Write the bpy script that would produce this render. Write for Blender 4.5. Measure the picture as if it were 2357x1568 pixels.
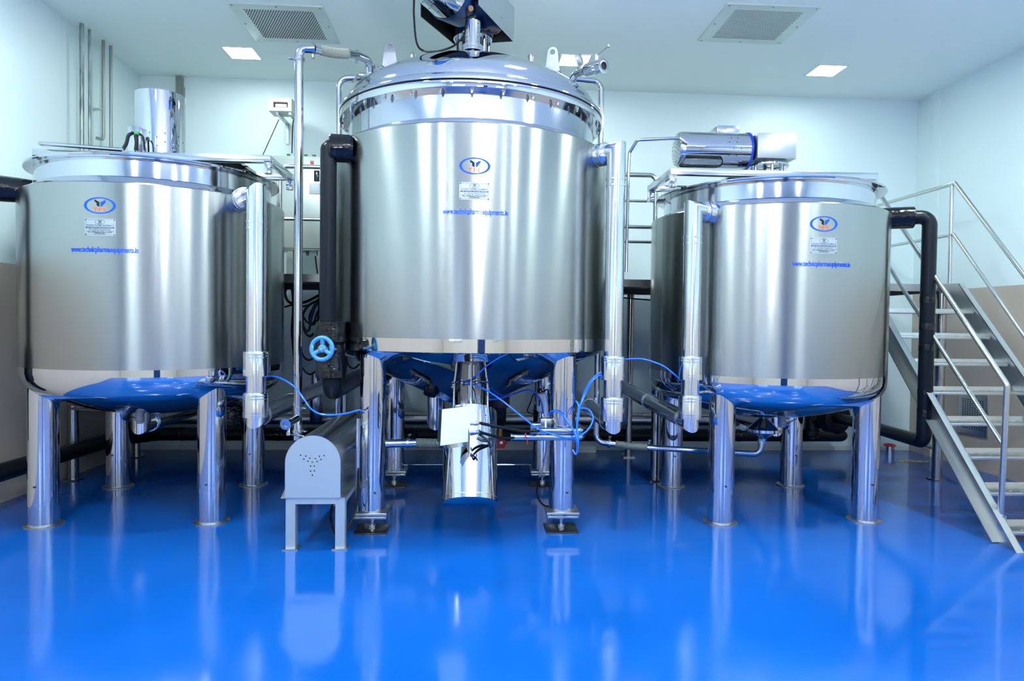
import bpy, bmesh, math, random
from mathutils import Vector, Matrix
for o in list(bpy.data.objects): bpy.data.objects.remove(o, do_unlink=True)
SC = bpy.context.scene
COL = SC.collection
PI = math.pi
rnd = random.Random(7)
V = Vector

# ---------------------------------------------------------------- camera
FPX, PITCH, ROLL, YAW, CAMH = 1574.0, -0.0244, 0.0120, 0.06, 1.5
cam_d = bpy.data.cameras.new('camera'); cam = bpy.data.objects.new('camera', cam_d); COL.objects.link(cam)
cam_d.sensor_fit = 'HORIZONTAL'; cam_d.sensor_width = 36.0; cam_d.lens = 36.0 * FPX / 2357.0
cam_d.clip_start = 0.05; cam_d.clip_end = 100
_sa, _ca, _sp, _cp, _sr, _cr = math.sin(YAW), math.cos(YAW), math.sin(PITCH), math.cos(PITCH), math.sin(ROLL), math.cos(ROLL)
fwd = V((_sa*_cp, _ca*_cp, _sp)); rgt = V((_ca, -_sa, 0)); up = rgt.cross(fwd)
cx_ = rgt*_cr + up*_sr; cy_ = up*_cr - rgt*_sr       # the camera is rolled slightly
cam.matrix_world = Matrix(((cx_.x, cy_.x, -fwd.x, 0), (cx_.y, cy_.y, -fwd.y, 0), (cx_.z, cy_.z, -fwd.z, CAMH), (0, 0, 0, 1)))
SC.camera = cam
SC.view_settings.view_transform = 'Standard'; SC.view_settings.look = 'None'
SC.view_settings.exposure = 0.0; SC.view_settings.gamma = 1.0
try: SC.view_settings.use_curve_mapping = False
except Exception: pass
SC.cycles.use_denoising = True
SC.cycles.max_bounces = 9; SC.cycles.diffuse_bounces = 5; SC.cycles.glossy_bounces = 6
SC.cycles.sample_clamp_indirect = 6.0
SC.cycles.caustics_reflective = True; SC.cycles.caustics_refractive = False
wd = bpy.data.worlds.new('world'); SC.world = wd; wd.use_nodes = True
wd.node_tree.nodes['Background'].inputs[0].default_value = (0.75, 0.9, 1.0, 1); wd.node_tree.nodes['Background'].inputs[1].default_value = 0.25

XL, XR, YB, YF, ZC = -3.78, 5.40, 8.085, -5.2, 4.27     # the room
# positions of the ceiling lights: (x, y) and power of the square panels
LIGHTS = [(-2.395, 7.30), (1.050, 7.178), (3.79, 7.22)] + [(x, y) for y in (4.55, 2.1, -0.4, -2.9) for x in (-2.30, 0.72, 3.72)]
LIGHT_E = 345.0

fl = bpy.data.lights.new('photographer_lamp', 'SPOT'); fl.energy = 950; fl.spot_size = math.radians(150); fl.spot_blend = 1.0; fl.shadow_soft_size = .22; fl.color = (1, .95, .97)
flo = bpy.data.objects.new('photographer_lamp', fl); COL.objects.link(flo); flo.location = (.6, -.6, 2.3); flo.rotation_euler = (math.radians(90+62), 0, 0)

def ray(u, v):
    """direction through a point of the 2357 x 1568 photograph: used to read real distances off it"""
    du, dv = u - 1178.5, v - 784.0
    return (fwd*FPX + cx_*du - cy_*dv)
def W(u, v, y=None, z=None, x=None):
    d = ray(u, v)
    t = y/d.y if y is not None else ((z - CAMH)/d.z if z is not None else x/d.x)
    return V((0, 0, CAMH)) + d*t
def Wc(u, v, c, R):
    d = ray(u, v); A = d.x**2 + d.y**2; B = -2*(d.x*c[0] + d.y*c[1]); D = B*B - 4*A*(c[0]**2 + c[1]**2 - R*R)
    t = (-B - math.sqrt(max(D, 0)))/(2*A)
    return V((0, 0, CAMH)) + d*t

# ---------------------------------------------------------------- materials
def lin(h):
    h = h.lstrip('#'); c = [int(h[i:i+2], 16)/255 for i in (0, 2, 4)]
    return tuple((x/12.92 if x <= .04045 else ((x+.055)/1.055)**2.4) for x in c) + (1,)
def mat(name, col=(.8, .8, .8, 1), rough=.5, metal=0., spec=.5, **k):
    m = bpy.data.materials.new(name); m.use_nodes = True; nt = m.node_tree; b = nt.nodes['Principled BSDF']
    if isinstance(col, str): col = lin(col)
    b.inputs['Base Color'].default_value = col; b.inputs['Roughness'].default_value = rough
    b.inputs['Metallic'].default_value = metal; b.inputs['Specular IOR Level'].default_value = spec
    for kk, vv in k.items(): b.inputs[kk.replace('_', ' ')].default_value = vv
    return m
def nn(m, t, **k):
    n = m.node_tree.nodes.new(t)
    for a, b in k.items(): setattr(n, a, b)
    return n
def lk(m, a, b): m.node_tree.links.new(a, b)
def bsdf(m): return m.node_tree.nodes['Principled BSDF']
def noise(m, scale=(1, 1, 1), ns=5., detail=3., obj=True, rough=.5):
    tc = nn(m, 'ShaderNodeTexCoord'); mp = nn(m, 'ShaderNodeMapping'); mp.inputs['Scale'].default_value = scale
    lk(m, tc.outputs['Object' if obj else 'Generated'], mp.inputs[0])
    n = nn(m, 'ShaderNodeTexNoise'); n.inputs['Scale'].default_value = ns; n.inputs['Detail'].default_value = detail; n.inputs['Roughness'].default_value = rough
    lk(m, mp.outputs[0], n.inputs['Vector']); return n
def rng(m, src, a, b, lo=0., hi=1.):
    r = nn(m, 'ShaderNodeMapRange'); r.inputs[1].default_value = a; r.inputs[2].default_value = b; r.inputs[3].default_value = lo; r.inputs[4].default_value = hi
    lk(m, src, r.inputs[0]); return r.outputs[0]
def bump(m, src, strength=.2, dist=.01):
    b = nn(m, 'ShaderNodeBump'); b.inputs['Strength'].default_value = strength; b.inputs['Distance'].default_value = dist
    lk(m, src, b.inputs['Height']); lk(m, b.outputs[0], bsdf(m).inputs['Normal']); return b
def mixc(m, fac, a, b):
    x = nn(m, 'ShaderNodeMix', data_type='RGBA')
    if isinstance(fac, float): x.inputs[0].default_value = fac
    else: lk(m, fac, x.inputs[0])
    for i, c in ((6, a), (7, b)):
        if isinstance(c, str): c = lin(c)
        if isinstance(c, tuple): x.inputs[i].default_value = c
        else: lk(m, c, x.inputs[i])
    return x.outputs[2]

def steel_brushed(name, col=(.355, .375, .365, 1), rough=.25, aniso=.88, along='Z'):
    m = mat(name, col, rough, 1.0); b = bsdf(m)
    t = nn(m, 'ShaderNodeTangent', direction_type='RADIAL', axis=along); lk(m, t.outputs[0], b.inputs['Tangent'])
    b.inputs['Anisotropic'].default_value = aniso; b.inputs['Anisotropic Rotation'].default_value = .25
    n3 = noise(m, (1, 1, .5), 1.6, 1); bump(m, n3.outputs[0], .12, .012)
    return m
def steel_polished(name, col=(.66, .68, .70, 1), rough=.05, wav=.15, sc=3.0):
    m = mat(name, col, rough, 1.0)
    n = noise(m, (1, 1, 1), sc, 1.5); bump(m, n.outputs[0], wav, .01)
    return m
M = {}
M['brushed'] = steel_brushed('brushed_steel')
M['polished'] = steel_polished('polished_steel')
M['mirror'] = steel_polished('mirror_steel', (.70, .72, .75, 1), .025, .10, 2.5)
M['leg'] = steel_polished('leg_steel', (.66, .68, .72, 1), .07, .06, 4)
M['tube'] = steel_polished('tube_steel', (.62, .64, .66, 1), .10, .04, 6)
M['satin'] = mat('satin_steel', (.56, .58, .58, 1), .32, 1.0)
n_ = noise(M['satin'], (1, 1, 1), 9, 4); lk(M['satin'], rng(M['satin'], n_.outputs[0], .3, .7, .24, .40), bsdf(M['satin']).inputs['Roughness'])
M['panel'] = mat('brushed_panel', (.38, .41, .44, 1), .32, 1.0)
n_ = noise(M['panel'], (1, 1, 30), 6, 3); lk(M['panel'], rng(M['panel'], n_.outputs[0], .3, .7, .3, .42), bsdf(M['panel']).inputs['Roughness'])
M['alu'] = mat('aluminium_cladding', (.80, .84, .88, 1), .15, 1.0)
n_ = noise(M['alu'], (1, 1, .25), 9, 2); bump(M['alu'], n_.outputs[0], .3, .006)
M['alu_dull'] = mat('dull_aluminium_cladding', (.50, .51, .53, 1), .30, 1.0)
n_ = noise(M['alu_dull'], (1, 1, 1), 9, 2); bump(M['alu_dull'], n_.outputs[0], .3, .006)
M['dark'] = mat('dark_metal', (.06, .065, .07, 1), .35, .8)
M['hole'] = mat('dark_hole', (.008, .008, .01, 1), .8)
M['foam'] = mat('black_foam_sleeve', (.005, .008, .013, 1), .30, 0, .16)
n_ = noise(M['foam'], (1, 1, 1), 35, 3); bump(M['foam'], n_.outputs[0], .35, .004)
M['tape'] = mat('black_tape', (.003, .004, .007, 1), .12, 0, .40)
n_ = noise(M['tape'], (1, 1, 2.2), 9, 2.5, rough=.5); bump(M['tape'], n_.outputs[0], .8, .012)
M['blue_hose'] = mat('blue_hose', '#1f6bf0', .25)
M['blue_paint'] = mat('blue_paint', '#061c3f', .35, 0, .25)
M['navy'] = mat('dark_blue_paint', '#12305c', .3)
M['bright_blue'] = mat('bright_blue_paint', '#0c3298', .35, 0, .3)
M['wheel'] = mat('light_blue_paint', '#3f86b5', .35)
n_ = noise(M['wheel'], (1, 1, 1), 40, 3); lk(M['wheel'], mixc(M['wheel'], rng(M['wheel'], n_.outputs[0], .62, .68), '#3b82b2', '#8fc4dc'), bsdf(M['wheel']).inputs['Base Color'])
M['red'] = mat('red_plastic', '#b81820', .35)
M['cable'] = mat('black_cable', (.006, .007, .010, 1), .38, 0, .2)
M['gasket'] = mat('dark_gasket', (.001, .001, .006, 1), .5, 0, .1)
M['cable_blue'] = mat('dark_blue_cable', '#0c2350', .4)
M['cable_white'] = mat('white_cable', '#d6dadc', .4)
M['white'] = mat('white_plastic', '#dfe8ea', .4)
M['cream'] = mat('cream_paint', '#d7ded8', .4)
M['green'] = mat('green_plastic', '#2f7a4c', .45)
M['red_lens'] = mat('red_display', '#c8475a', .3)
M['glass_dark'] = mat('dark_display', '#1c2a36', .12)
M['rust'] = mat('rusty_steel', '#5b3f2e', .7, .4)
M['decal_blue'] = mat('blue_print', '#1f55e0', .6, 0, .12)
M['decal_ink'] = mat('black_print', '#1f2a33', .6, 0, .12)
M['decal_orange'] = mat('orange_print', '#f0744a', .6, 0, .12)
M['decal_text'] = mat('dark_blue_print', '#2c4a70', .6, 0, .12)
M['plate'] = mat('engraved_plate', (.40, .45, .47, 1), .5, .4)
M['ribbed'] = mat('translucent_hose', '#a3a89b', .25, 0, .5)
bsdf(M['ribbed']).inputs['Transmission Weight'].default_value = .25
for _n, _p in (('emit', LIGHT_E), ('emit_back', LIGHT_E*.16)):
    M[_n] = bpy.data.materials.new('light_diffuser'); M[_n].use_nodes = True
    _nt = M[_n].node_tree; _nt.nodes.clear(); _e = _nt.nodes.new('ShaderNodeEmission'); _o = _nt.nodes.new('ShaderNodeOutputMaterial')
    _e.inputs[0].default_value = (.90, 1.0, .99, 1); _e.inputs[1].default_value = _p; _nt.links.new(_e.outputs[0], _o.inputs[0])

# floor: glossy blue epoxy
fm = mat('blue_epoxy_floor', '#0546d6', .10, 0, .35); M['floor'] = fm
n1 = noise(fm, (1, 1, 1), 1.1, 4); n2 = noise(fm, (1, 1, 1), 2.2, 2); n3 = noise(fm, (1, 1, 1), 260, 2)
lk(fm, mixc(fm, rng(fm, n1.outputs[0], .3, .7), (.0020, .063, .30, 1), (.0034, .078, .36, 1)), bsdf(fm).inputs['Base Color'])
lk(fm, rng(fm, n1.outputs[0], .3, .75, .07, .17), bsdf(fm).inputs['Roughness'])
bump(fm, n2.outputs[0], .10, .02)
# walls
def wallmat(name, top, low, zsplit):
    m = mat(name, top, .42)
    if low:
        g = nn(m, 'ShaderNodeNewGeometry'); s = nn(m, 'ShaderNodeSeparateXYZ'); lk(m, g.outputs['Position'], s.inputs[0])
        st = nn(m, 'ShaderNodeMath', operation='LESS_THAN'); st.inputs[1].default_value = zsplit; lk(m, s.outputs[2], st.inputs[0])
        n = noise(m, (1, 1, 1), 1.3, 4)
        lk(m, mixc(m, st.outputs[0], mixc(m, rng(m, n.outputs[0], .3, .7), top, tuple(x*.97 for x in lin(top)[:3])+(1,)), mixc(m, rng(m, n.outputs[0], .3, .7), low, tuple(x*.93 for x in lin(low)[:3])+(1,))), bsdf(m).inputs['Base Color'])
    return m
M['wall_side'] = wallmat('painted_wall_with_beige_dado', '#d6e8ea', '#b9ada0', 1.945)
M['wall_back'] = wallmat('painted_white_wall', '#d6e8ea', '#cfd6d8', 0.05)
M['wall_front'] = wallmat('painted_front_wall', '#a9b0bd', '#cfc6b4', 1.945)
M['ceil'] = mat('white_ceiling', '#ecf7f5', .6)
M['hole_grey'] = mat('grey_slot', '#7d8a86', .7)
M['band'] = steel_polished('polished_band_steel', (.74, .74, .72, 1), .035, .07, 4)
M['lid'] = steel_polished('lid_steel', (.66, .70, .75, 1), .055, .10, 1.6)
M['darkplate'] = mat('dark_foot_plate', (.10, .10, .10, 1), .22, .9)
M['brown'] = mat('brown_tape', '#4a3328', .3)
M['clear_hose'] = mat('clear_ribbed_hose', '#66706c', .15, .0, .6)
M['dark_mirror'] = steel_polished('dark_mirror_steel', (.22, .23, .25, 1), .06, .06, 3)
M['sensor'] = mat('grey_plastic', '#8b8f94', .4)
M['zinc'] = mat('zinc_pipe', '#93a2a2', .38, .7)
n_ = noise(M['zinc'], (1, 1, .3), 12, 4); lk(M['zinc'], mixc(M['zinc'], rng(M['zinc'], n_.outputs[0], .35, .65), '#5f6c6c', '#a9b6b4'), bsdf(M['zinc']).inputs['Base Color'])
M['panel_pol'] = mat('smooth_steel_sheet', (.62, .66, .68, 1), .16, 1.0)
M['panel_white'] = mat('pale_painted_cover', '#dbe9e6', .3)
M['hood'] = mat('rolled_sheet_steel', (.55, .57, .57, 1), .22, 1.0)
n_ = noise(M['hood'], (1, .4, 1), 4, 2); bump(M['hood'], n_.outputs[0], .35, .02)
M['front_plate'] = mat('matt_sheet_steel', (.46, .54, .58, 1), .40, .7)
M['brass'] = mat('brass', '#b08a4a', .35, 1.0)
M['dark_steel'] = mat('dark_structural_steel', (.16, .16, .165, 1), .4, .8)
M['deck_steel'] = mat('deck_edge_steel', (.34, .34, .34, 1), .22, .95)
M['col_steel'] = steel_polished('column_steel', (.42, .41, .41, 1), .14, .05, 5)
M['rail'] = mat('satin_rail_steel', (.55, .57, .55, 1), .24, 1.0)
M['stair'] = mat('stair_steel', (.50, .52, .51, 1), .34, .95)
M['tread'] = mat('tread_plate_steel', (.56, .59, .58, 1), .28, .95)
M['cab'] = mat('pale_cabinet_steel', '#c3cdc6', .35, .35)
M['patch'] = mat('bare_concrete', '#7d6f58', .8)
n_ = noise(M['patch'], (1, 1, 1), 18, 4); lk(M['patch'], mixc(M['patch'], rng(M['patch'], n_.outputs[0], .4, .6), '#4d4233', '#b3a68c'), bsdf(M['patch']).inputs['Base Color'])
# brushed steel without hard streaks
# ---------------------------------------------------------------- geometry helpers
class B:
    """collects shapes in world coordinates; build() links them as ONE mesh object"""
    def __init__(s): s.bm = bmesh.new()
    def _ring(s, c, ax, u, w, r, n): return [s.bm.verts.new(c + u*(r*math.cos(2*PI*i/n)) + w*(r*math.sin(2*PI*i/n))) for i in range(n)]
    def _bridge(s, a, b):
        n = len(a)
        for i in range(n): s.bm.faces.new((a[i], a[(i+1) % n], b[(i+1) % n], b[i]))
    def rev(s, prof, base=(0, 0, 0), axis=(0, 0, 1), n=48, cap0=True, cap1=True, closed=False):
        """surface of revolution: prof = [(radius, height along axis)]"""
        base = V(base); ax = V(axis).normalized()
        u = (V((1, 0, 0)) if abs(ax.z) > .9 else V((0, 0, 1))).cross(ax).normalized(); w = ax.cross(u)
        rings = [s._ring(base + ax*h, ax, u, w, max(r, 1e-4), n) for r, h in prof]
        for a, b in zip(rings, rings[1:]): s._bridge(a, b)
        if closed: s._bridge(rings[-1], rings[0])
        else:
            if cap0: s.bm.faces.new(rings[0][::-1])
            if cap1: s.bm.faces.new(rings[-1])
        return s
    def cyl(s, p0, p1, r, n=20, r1=None):
        p0, p1 = V(p0), V(p1); return s.rev([(r, 0), (r if r1 is None else r1, (p1-p0).length)], p0, p1-p0, n)
    def pipe(s, p0, p1, r, ri, n=32):
        p0, p1 = V(p0), V(p1); L = (p1-p0).length
        return s.rev([(r, 0), (r, L), (ri, L), (ri, 0)], p0, p1-p0, n, closed=True)
    def box(s, c, size, rz=0., rot=None, bev=0.):
        m = Matrix.Translation(V(c)) @ (rot.to_4x4() if rot is not None else Matrix.Rotation(rz, 4, 'Z')) @ Matrix.Diagonal((*[x for x in size], 1))
        r = bmesh.ops.create_cube(s.bm, size=1.0, matrix=m)
        if bev: bmesh.ops.bevel(s.bm, geom=list({e for v in r['verts'] for e in v.link_edges}), offset=bev, segments=2, affect='EDGES', profile=.5)
        return s
    def box2(s, a, b, bev=0.):
        a, b = V(a), V(b); return s.box((a+b)/2, [abs(x) for x in (b-a)], bev=bev)
    def tube(s, pts, r, n=12, fil=0., seg=6, smooth=False, cap=True, rad=None):
        pts = [V(p) for p in pts]
        if smooth: pts = catmull(pts, seg)
        elif fil > 0: pts = fillet(pts, fil, seg)
        q = [pts[0]]
        for p in pts[1:]:
            if (p-q[-1]).length > 1e-5: q.append(p)
        pts = q; t0 = (pts[1]-pts[0]).normalized()
        u = (V((0, 0, 1)) if abs(t0.z) < .9 else V((1, 0, 0))).cross(t0).normalized(); rings = []
        for i, p in enumerate(pts):
            a = (p-pts[i-1]).normalized() if i else t0; b = (pts[i+1]-p).normalized() if i < len(pts)-1 else a
            t = (a+b).normalized() if (a+b).length > 1e-6 else a
            u = (u - t*u.dot(t)).normalized(); w = t.cross(u)
            k = 1/max(.5, math.cos(a.angle(b)/2)) if fil == 0 and not smooth and i and i < len(pts)-1 else 1
            rr = rad(i/(len(pts)-1)) if rad else r
            if k > 1.01:       # mitre joint
                nrm = a.cross(b).normalized(); inpl = t.cross(nrm).normalized()
                ring = []
                for j in range(n):
                    d = u*math.cos(2*PI*j/n) + w*math.sin(2*PI*j/n); c_ = d.dot(inpl); ring.append(s.bm.verts.new(p + (d + inpl*c_*(k-1))*rr))
                rings.append(ring)
            else: rings.append(s._ring(p, t, u, w, rr, n))
        for a, b in zip(rings, rings[1:]): s._bridge(a, b)
        if cap: s.bm.faces.new(rings[0][::-1]); s.bm.faces.new(rings[-1])
        return s
    def prism(s, pts, off):
        """flat polygon (3-D points) extruded by the vector off"""
        a = [s.bm.verts.new(V(p)) for p in pts]; b = [s.bm.verts.new(V(p)+V(off)) for p in pts]
        s.bm.faces.new(a[::-1]); s.bm.faces.new(b); s._bridge(a, b); return s
    def sph(s, c, r, sc=(1, 1, 1), n=20):
        bmesh.ops.create_uvsphere(s.bm, u_segments=n, v_segments=n//2, radius=r, matrix=Matrix.Translation(V(c)) @ Matrix.Diagonal((*sc, 1))); return s
    def torus(s, c, ax, R, r, n=40, k=10, a0=0., a1=2*PI):
        ax = V(ax).normalized(); u = (V((0, 0, 1)) if abs(ax.z) < .9 else V((1, 0, 0))).cross(ax).normalized(); w = ax.cross(u)
        full = abs(a1-a0-2*PI) < 1e-6; rings = []
        for i in range(n if full else n+1):
            a = a0+(a1-a0)*i/n; d = u*math.cos(a)+w*math.sin(a)
            rings.append([s.bm.verts.new(V(c)+d*(R+r*math.cos(2*PI*j/k))+ax*(r*math.sin(2*PI*j/k))) for j in range(k)])
        for a, b in zip(rings, rings[1:]+([rings[0]] if full else [])): s._bridge(a, b)
        if not full: s.bm.faces.new(rings[0][::-1]); s.bm.faces.new(rings[-1])
        return s
    def build(s, name, m, parent=None, at=None, sharp=.62):
        bmesh.ops.recalc_face_normals(s.bm, faces=s.bm.faces[:])
        org = V(parent['_org']) if parent is not None else V(at if at is not None else (0, 0, 0))
        for v in s.bm.verts: v.co -= org
        for f in s.bm.faces: f.smooth = True
        for e in s.bm.edges:
            if len(e.link_faces) == 2 and e.calc_face_angle(0) > sharp: e.smooth = False
        me = bpy.data.meshes.new(name); s.bm.to_mesh(me); s.bm.free(); me.materials.append(M[m] if isinstance(m, str) else m)
        o = bpy.data.objects.new(name, me); COL.objects.link(o); o['_org'] = tuple(org)
        if parent is not None: o.parent = parent
        else: o.location = org
        return o
def catmull(p, seg=6):
    out = []; q = [p[0]*2-p[1]]+p+[p[-1]*2-p[-2]]
    for i in range(1, len(q)-2):
        for k in range(seg):
            t = k/seg; out.append(.5*((2*q[i])+(q[i+1]-q[i-1])*t+(2*q[i-1]-5*q[i]+4*q[i+1]-q[i+2])*t*t+(3*q[i]-q[i-1]-3*q[i+1]+q[i+2])*t**3))
    out.append(p[-1]); return out
def fillet(p, r, seg=6):
    out = [p[0]]
    for i in range(1, len(p)-1):
        a, b = (p[i-1]-p[i]), (p[i+1]-p[i]); la, lb = a.length, b.length; a.normalize(); b.normalize()
        th = a.angle(b)
        if th > PI-.02: out.append(p[i]); continue
        d = min(r/math.tan(th/2), la*.49, lb*.49); rr = d*math.tan(th/2)
        c = p[i]+(a+b).normalized()*(rr/math.sin(th/2)); s, e = p[i]+a*d, p[i]+b*d
        v0, v1 = s-c, e-c; tot = v0.angle(v1); ax = v0.cross(v1).normalized()
        for k in range(seg+1): out.append(c+Matrix.Rotation(tot*k/seg, 3, ax) @ v0)
    out.append(p[-1]); return out
def thing(name, loc, label, cat, group=None):
    o = bpy.data.objects.new(name, None); COL.objects.link(o); o.location = V(loc); o['_org'] = tuple(V(loc)); o.empty_display_size = .1
    return tag(o, label, cat, group)
def tag(o, label=None, cat=None, group=None, kind=None):
    if label: o['label'] = label
    if cat: o['category'] = cat
    if group: o['group'] = group
    if kind: o['kind'] = kind
    return o
def single(b, name, m, at, label, cat, group=None): return tag(b.build(name, m, at=at), label, cat, group)
def plabel(o, l): o['label'] = l; return o
def copy_part(o, dx, parent):
    c = o.copy(); COL.objects.link(c); c.parent = parent; c.location = o.location + V(dx)
    for ch in list(o.children):
        d = ch.copy(); COL.objects.link(d); d.parent = c
    return c
def text_mesh(s, size, font_off=0., sx=1., align='CENTER'):
    """flat lettering as triangles [(x, y)], centred"""
    cu = bpy.data.curves.new('lettering', 'FONT'); cu.body = s; cu.size = size; cu.align_x = align; cu.align_y = 'CENTER'; cu.offset = font_off; cu.resolution_u = 3
    o = bpy.data.objects.new('lettering', cu); COL.objects.link(o); dg = bpy.context.evaluated_depsgraph_get()
    me = bpy.data.meshes.new_from_object(o.evaluated_get(dg)); me.calc_loop_triangles()
    vs = [(v.co.x*sx, v.co.y) for v in me.vertices]; tr = [tuple(t.vertices) for t in me.loop_triangles]
    bpy.data.objects.remove(o); bpy.data.curves.remove(cu); bpy.data.meshes.remove(me)
    return vs, tr
def add_flat(b, vs, tr, fn):
    bv = [b.bm.verts.new(fn(x, y)) for x, y in vs]
    for t in tr:
        try: b.bm.faces.new([bv[i] for i in t])
        except ValueError: pass
def add_poly(b, pts, fn):
    try: b.bm.faces.new([b.bm.verts.new(fn(x, y)) for x, y in pts])
    except ValueError: pass
# ---------------------------------------------------------------- the room
def struct(name, b, m): return tag(b.build(name, m, at=(0, 0, 0)), kind='structure')
T = .15
struct('floor', B().box2((XL-T, YF-T, -.12), (XR+T, YB+T, 0)), 'floor')
struct('ceiling', B().box2((XL-T, YF-T, ZC), (XR+T, YB+T, ZC+.12)), 'ceil')
struct('wall_left', B().box2((XL-T, YF, 0), (XL, YB, ZC)), 'wall_side')
struct('wall_right', B().box2((XR, YF, 0), (XR+T, YB, ZC)), 'wall_side')
struct('wall_back', B().box2((XL-T, YB, 0), (XR+T, YB+T, ZC)), 'wall_back')
# the wall behind the camera has a doorway and two bright windows
b = B(); xs = [XL-T, -3.0, -1.0, 1.1, 2.2, 3.4, 4.9, XR+T]; holes = {1: (1.1, 2.6), 3: (0, 2.3), 5: (1.1, 2.6)}
for i in range(7):
    if i in holes:
        z0, z1 = holes[i]
        if z0 > 0: b.box2((xs[i], YF-T, 0), (xs[i+1], YF, z0))
        b.box2((xs[i], YF-T, z1), (xs[i+1], YF, ZC))
    else: b.box2((xs[i], YF-T, 0), (xs[i+1], YF, ZC))
struct('wall_front', b, 'wall_front')
M['window_glow'] = mat('window_glass', '#dff2ff', .1); bsdf(M['window_glow']).inputs['Emission Color'].default_value = (.8, .92, 1, 1); bsdf(M['window_glow']).inputs['Emission Strength'].default_value = 1.6
for i, (a, c) in enumerate(((xs[1], xs[2]), (xs[5], xs[6]))):
    w = struct('window_%d' % (i+1), B().box2((a, YF-.1, 1.1), (c, YF-.07, 2.6)), 'window_glow')
    f = B(); m_ = (a+c)/2
    for x0, x1, z0, z1 in ((a, c, 1.1, 1.16), (a, c, 2.54, 2.6), (a, a+.06, 1.16, 2.54), (c-.06, c, 1.16, 2.54), (m_-.03, m_+.03, 1.16, 2.54)): f.box2((x0, YF-.069, z0), (x1, YF-.01, z1))
    f.build('window_frame', 'satin', parent=w)
d = struct('door_1', B().box2((xs[3], YF-.1, 0), (xs[4], YF-.04, 2.3)), 'navy')
B().tube([(xs[3]+.1, YF-.04, .95), (xs[3]+.1, YF+.03, .95), (xs[3]+.1, YF+.03, 1.2), (xs[3]+.1, YF-.04, 1.2)], .012, 8, .02, 4).build('door_handle', 'satin', parent=d)
# pilasters: one on the back wall between centre and right tanks, one in the right-hand corner
p0 = W(1325, 1042, z=0); p1 = W(1372, 1042, z=0)
struct('trim_1', B().box2((p0.x, p0.y, 0), (p1.x, YB+.01, 1.86)), 'wall_back')
struct('trim_2', B().prism([(XR-.02, YB-.42, 0), (XR+.01, YB-.42, 0), (XR+.01, YB-.3, 0), (XR-.02, YB-.3, 0)], (0, 0, ZC)), 'wall_side')

# ---- ceiling lights
proto = None
names = {(0, 0): 'square ceiling light panel at back left, beside the left vent', (1, 0): 'square ceiling light panel seen just behind the right lifting lug of the centre tank', (2, 0): 'square ceiling light panel at back right, beyond the right vent'}
for i, (x, y) in enumerate(LIGHTS):
    if i < 3: lab, grp = names[(i, 0)], 'square light panels in the ceiling'
    else: lab, grp = ('left', 'middle', 'right')[i % 3]+' ceiling light panel of the '+('row just in front of the tanks', 'row between tanks and viewer', 'row overhead', 'row farthest behind the viewer')[i//3-1], 'ceiling light panels out of frame'
    t = thing('ceiling_light', (x, y, ZC), lab, 'ceiling light', grp)
    f = B(); h = .163; g = .147
    for x0, x1, y0, y1 in ((-h, h, -h, -g), (-h, h, g, h), (-h, -g, -g, g), (g, h, -g, g)): f.box2((x+x0, y+y0, ZC-.008), (x+x1, y+y1, ZC+.01))
    f.build('frame', 'white', parent=t)
    B().box2((x-g, y-g, ZC-.005), (x+g, y+g, ZC+.005)).build('diffuser', 'emit_back' if i < 3 else 'emit', parent=t)

# ---- perforated ceiling vents
def vent(x0, y0, x1, y1, label, pat):
    cx, cy = (x0+x1)/2, (y0+y1)/2; hx, hy = (x1-x0)/2, (y1-y0)/2; z = ZC-.012
    t = thing('ceiling_vent', (cx, cy, ZC), label, 'vent', 'perforated vents in the ceiling')
    B().box2((x0, y0, z), (x1, y1, ZC+.002), bev=.003).build('cover_plate', 'vent_plate', parent=t)
    b = B(); n = 26; ex, ey = hx*.74, hy*.76
    for i in range(n):
        for j in range(n):
            px = cx-ex+2*ex*(i+.5)/n + (ex/n*.5 if j % 2 else -ex/n*.5); py = cy-ey+2*ey*(j+.5)/n
            sx, sy = (.0045, .0105) if pat else (.0105, .0045)
            b.box((px, py, z-.0006), (2*sx, 2*sy, .0012))
    b.build('perforations', 'hole' if pat else 'hole_grey', parent=t)
    for sx, sy in ((-1, -1), (0, -1), (1, -1), (-1, 0), (1, 0), (-1, 1), (0, 1), (1, 1)):
        B().sph((cx+sx*hx*.93, cy+sy*hy*.93, z), .011, (1, 1, .5), 10).build('screw', 'tube', parent=t)
M['vent_plate'] = mat('vent_plate', (.60, .68, .66, 1), .38, .35)
v0 = [W(522, 5, z=ZC), W(788, 97, z=ZC)]; vent(-2.15, 6.16, -1.33, 6.96, 'square perforated ceiling vent on the left, with slots running towards the back', True)
vent(2.16, 5.80, 2.99, 6.58, 'square perforated ceiling vent on the right, with slots running across', False)
# ---------------------------------------------------------------- tanks
CC, CL, CR = (-.010, 5.6415), (-2.526, 5.737), (2.480, 5.6905)
def onc(c, R, th0, z0):
    """flat drawing (x, y) wrapped round a vertical cylinder, seen from the front"""
    return lambda x, y: V((c[0]+R*math.sin(th0+x/R), c[1]-R*math.cos(th0+x/R), z0+y))
def rect(b, x0, y0, x1, y1, fn, n=1):
    for i in range(n):
        a, c = x0+(x1-x0)*i/n, x0+(x1-x0)*(i+1)/n; add_poly(b, [(a, y0), (c, y0), (c, y1), (a, y1)], fn)
def ell(b, rx, ry, wx, wy, fn, cx=0, cy=0, n=64):
    v = [(math.cos(2*PI*i/n), math.sin(2*PI*i/n)) for i in range(n)]
    o = [b.bm.verts.new(fn(cx+rx*a, cy+ry*c)) for a, c in v]; q = [b.bm.verts.new(fn(cx+(rx-wx)*a, cy+(ry-wy)*c)) for a, c in v]
    for i in range(n): b.bm.faces.new((o[i], o[(i+1) % n], q[(i+1) % n], q[i]))
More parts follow.
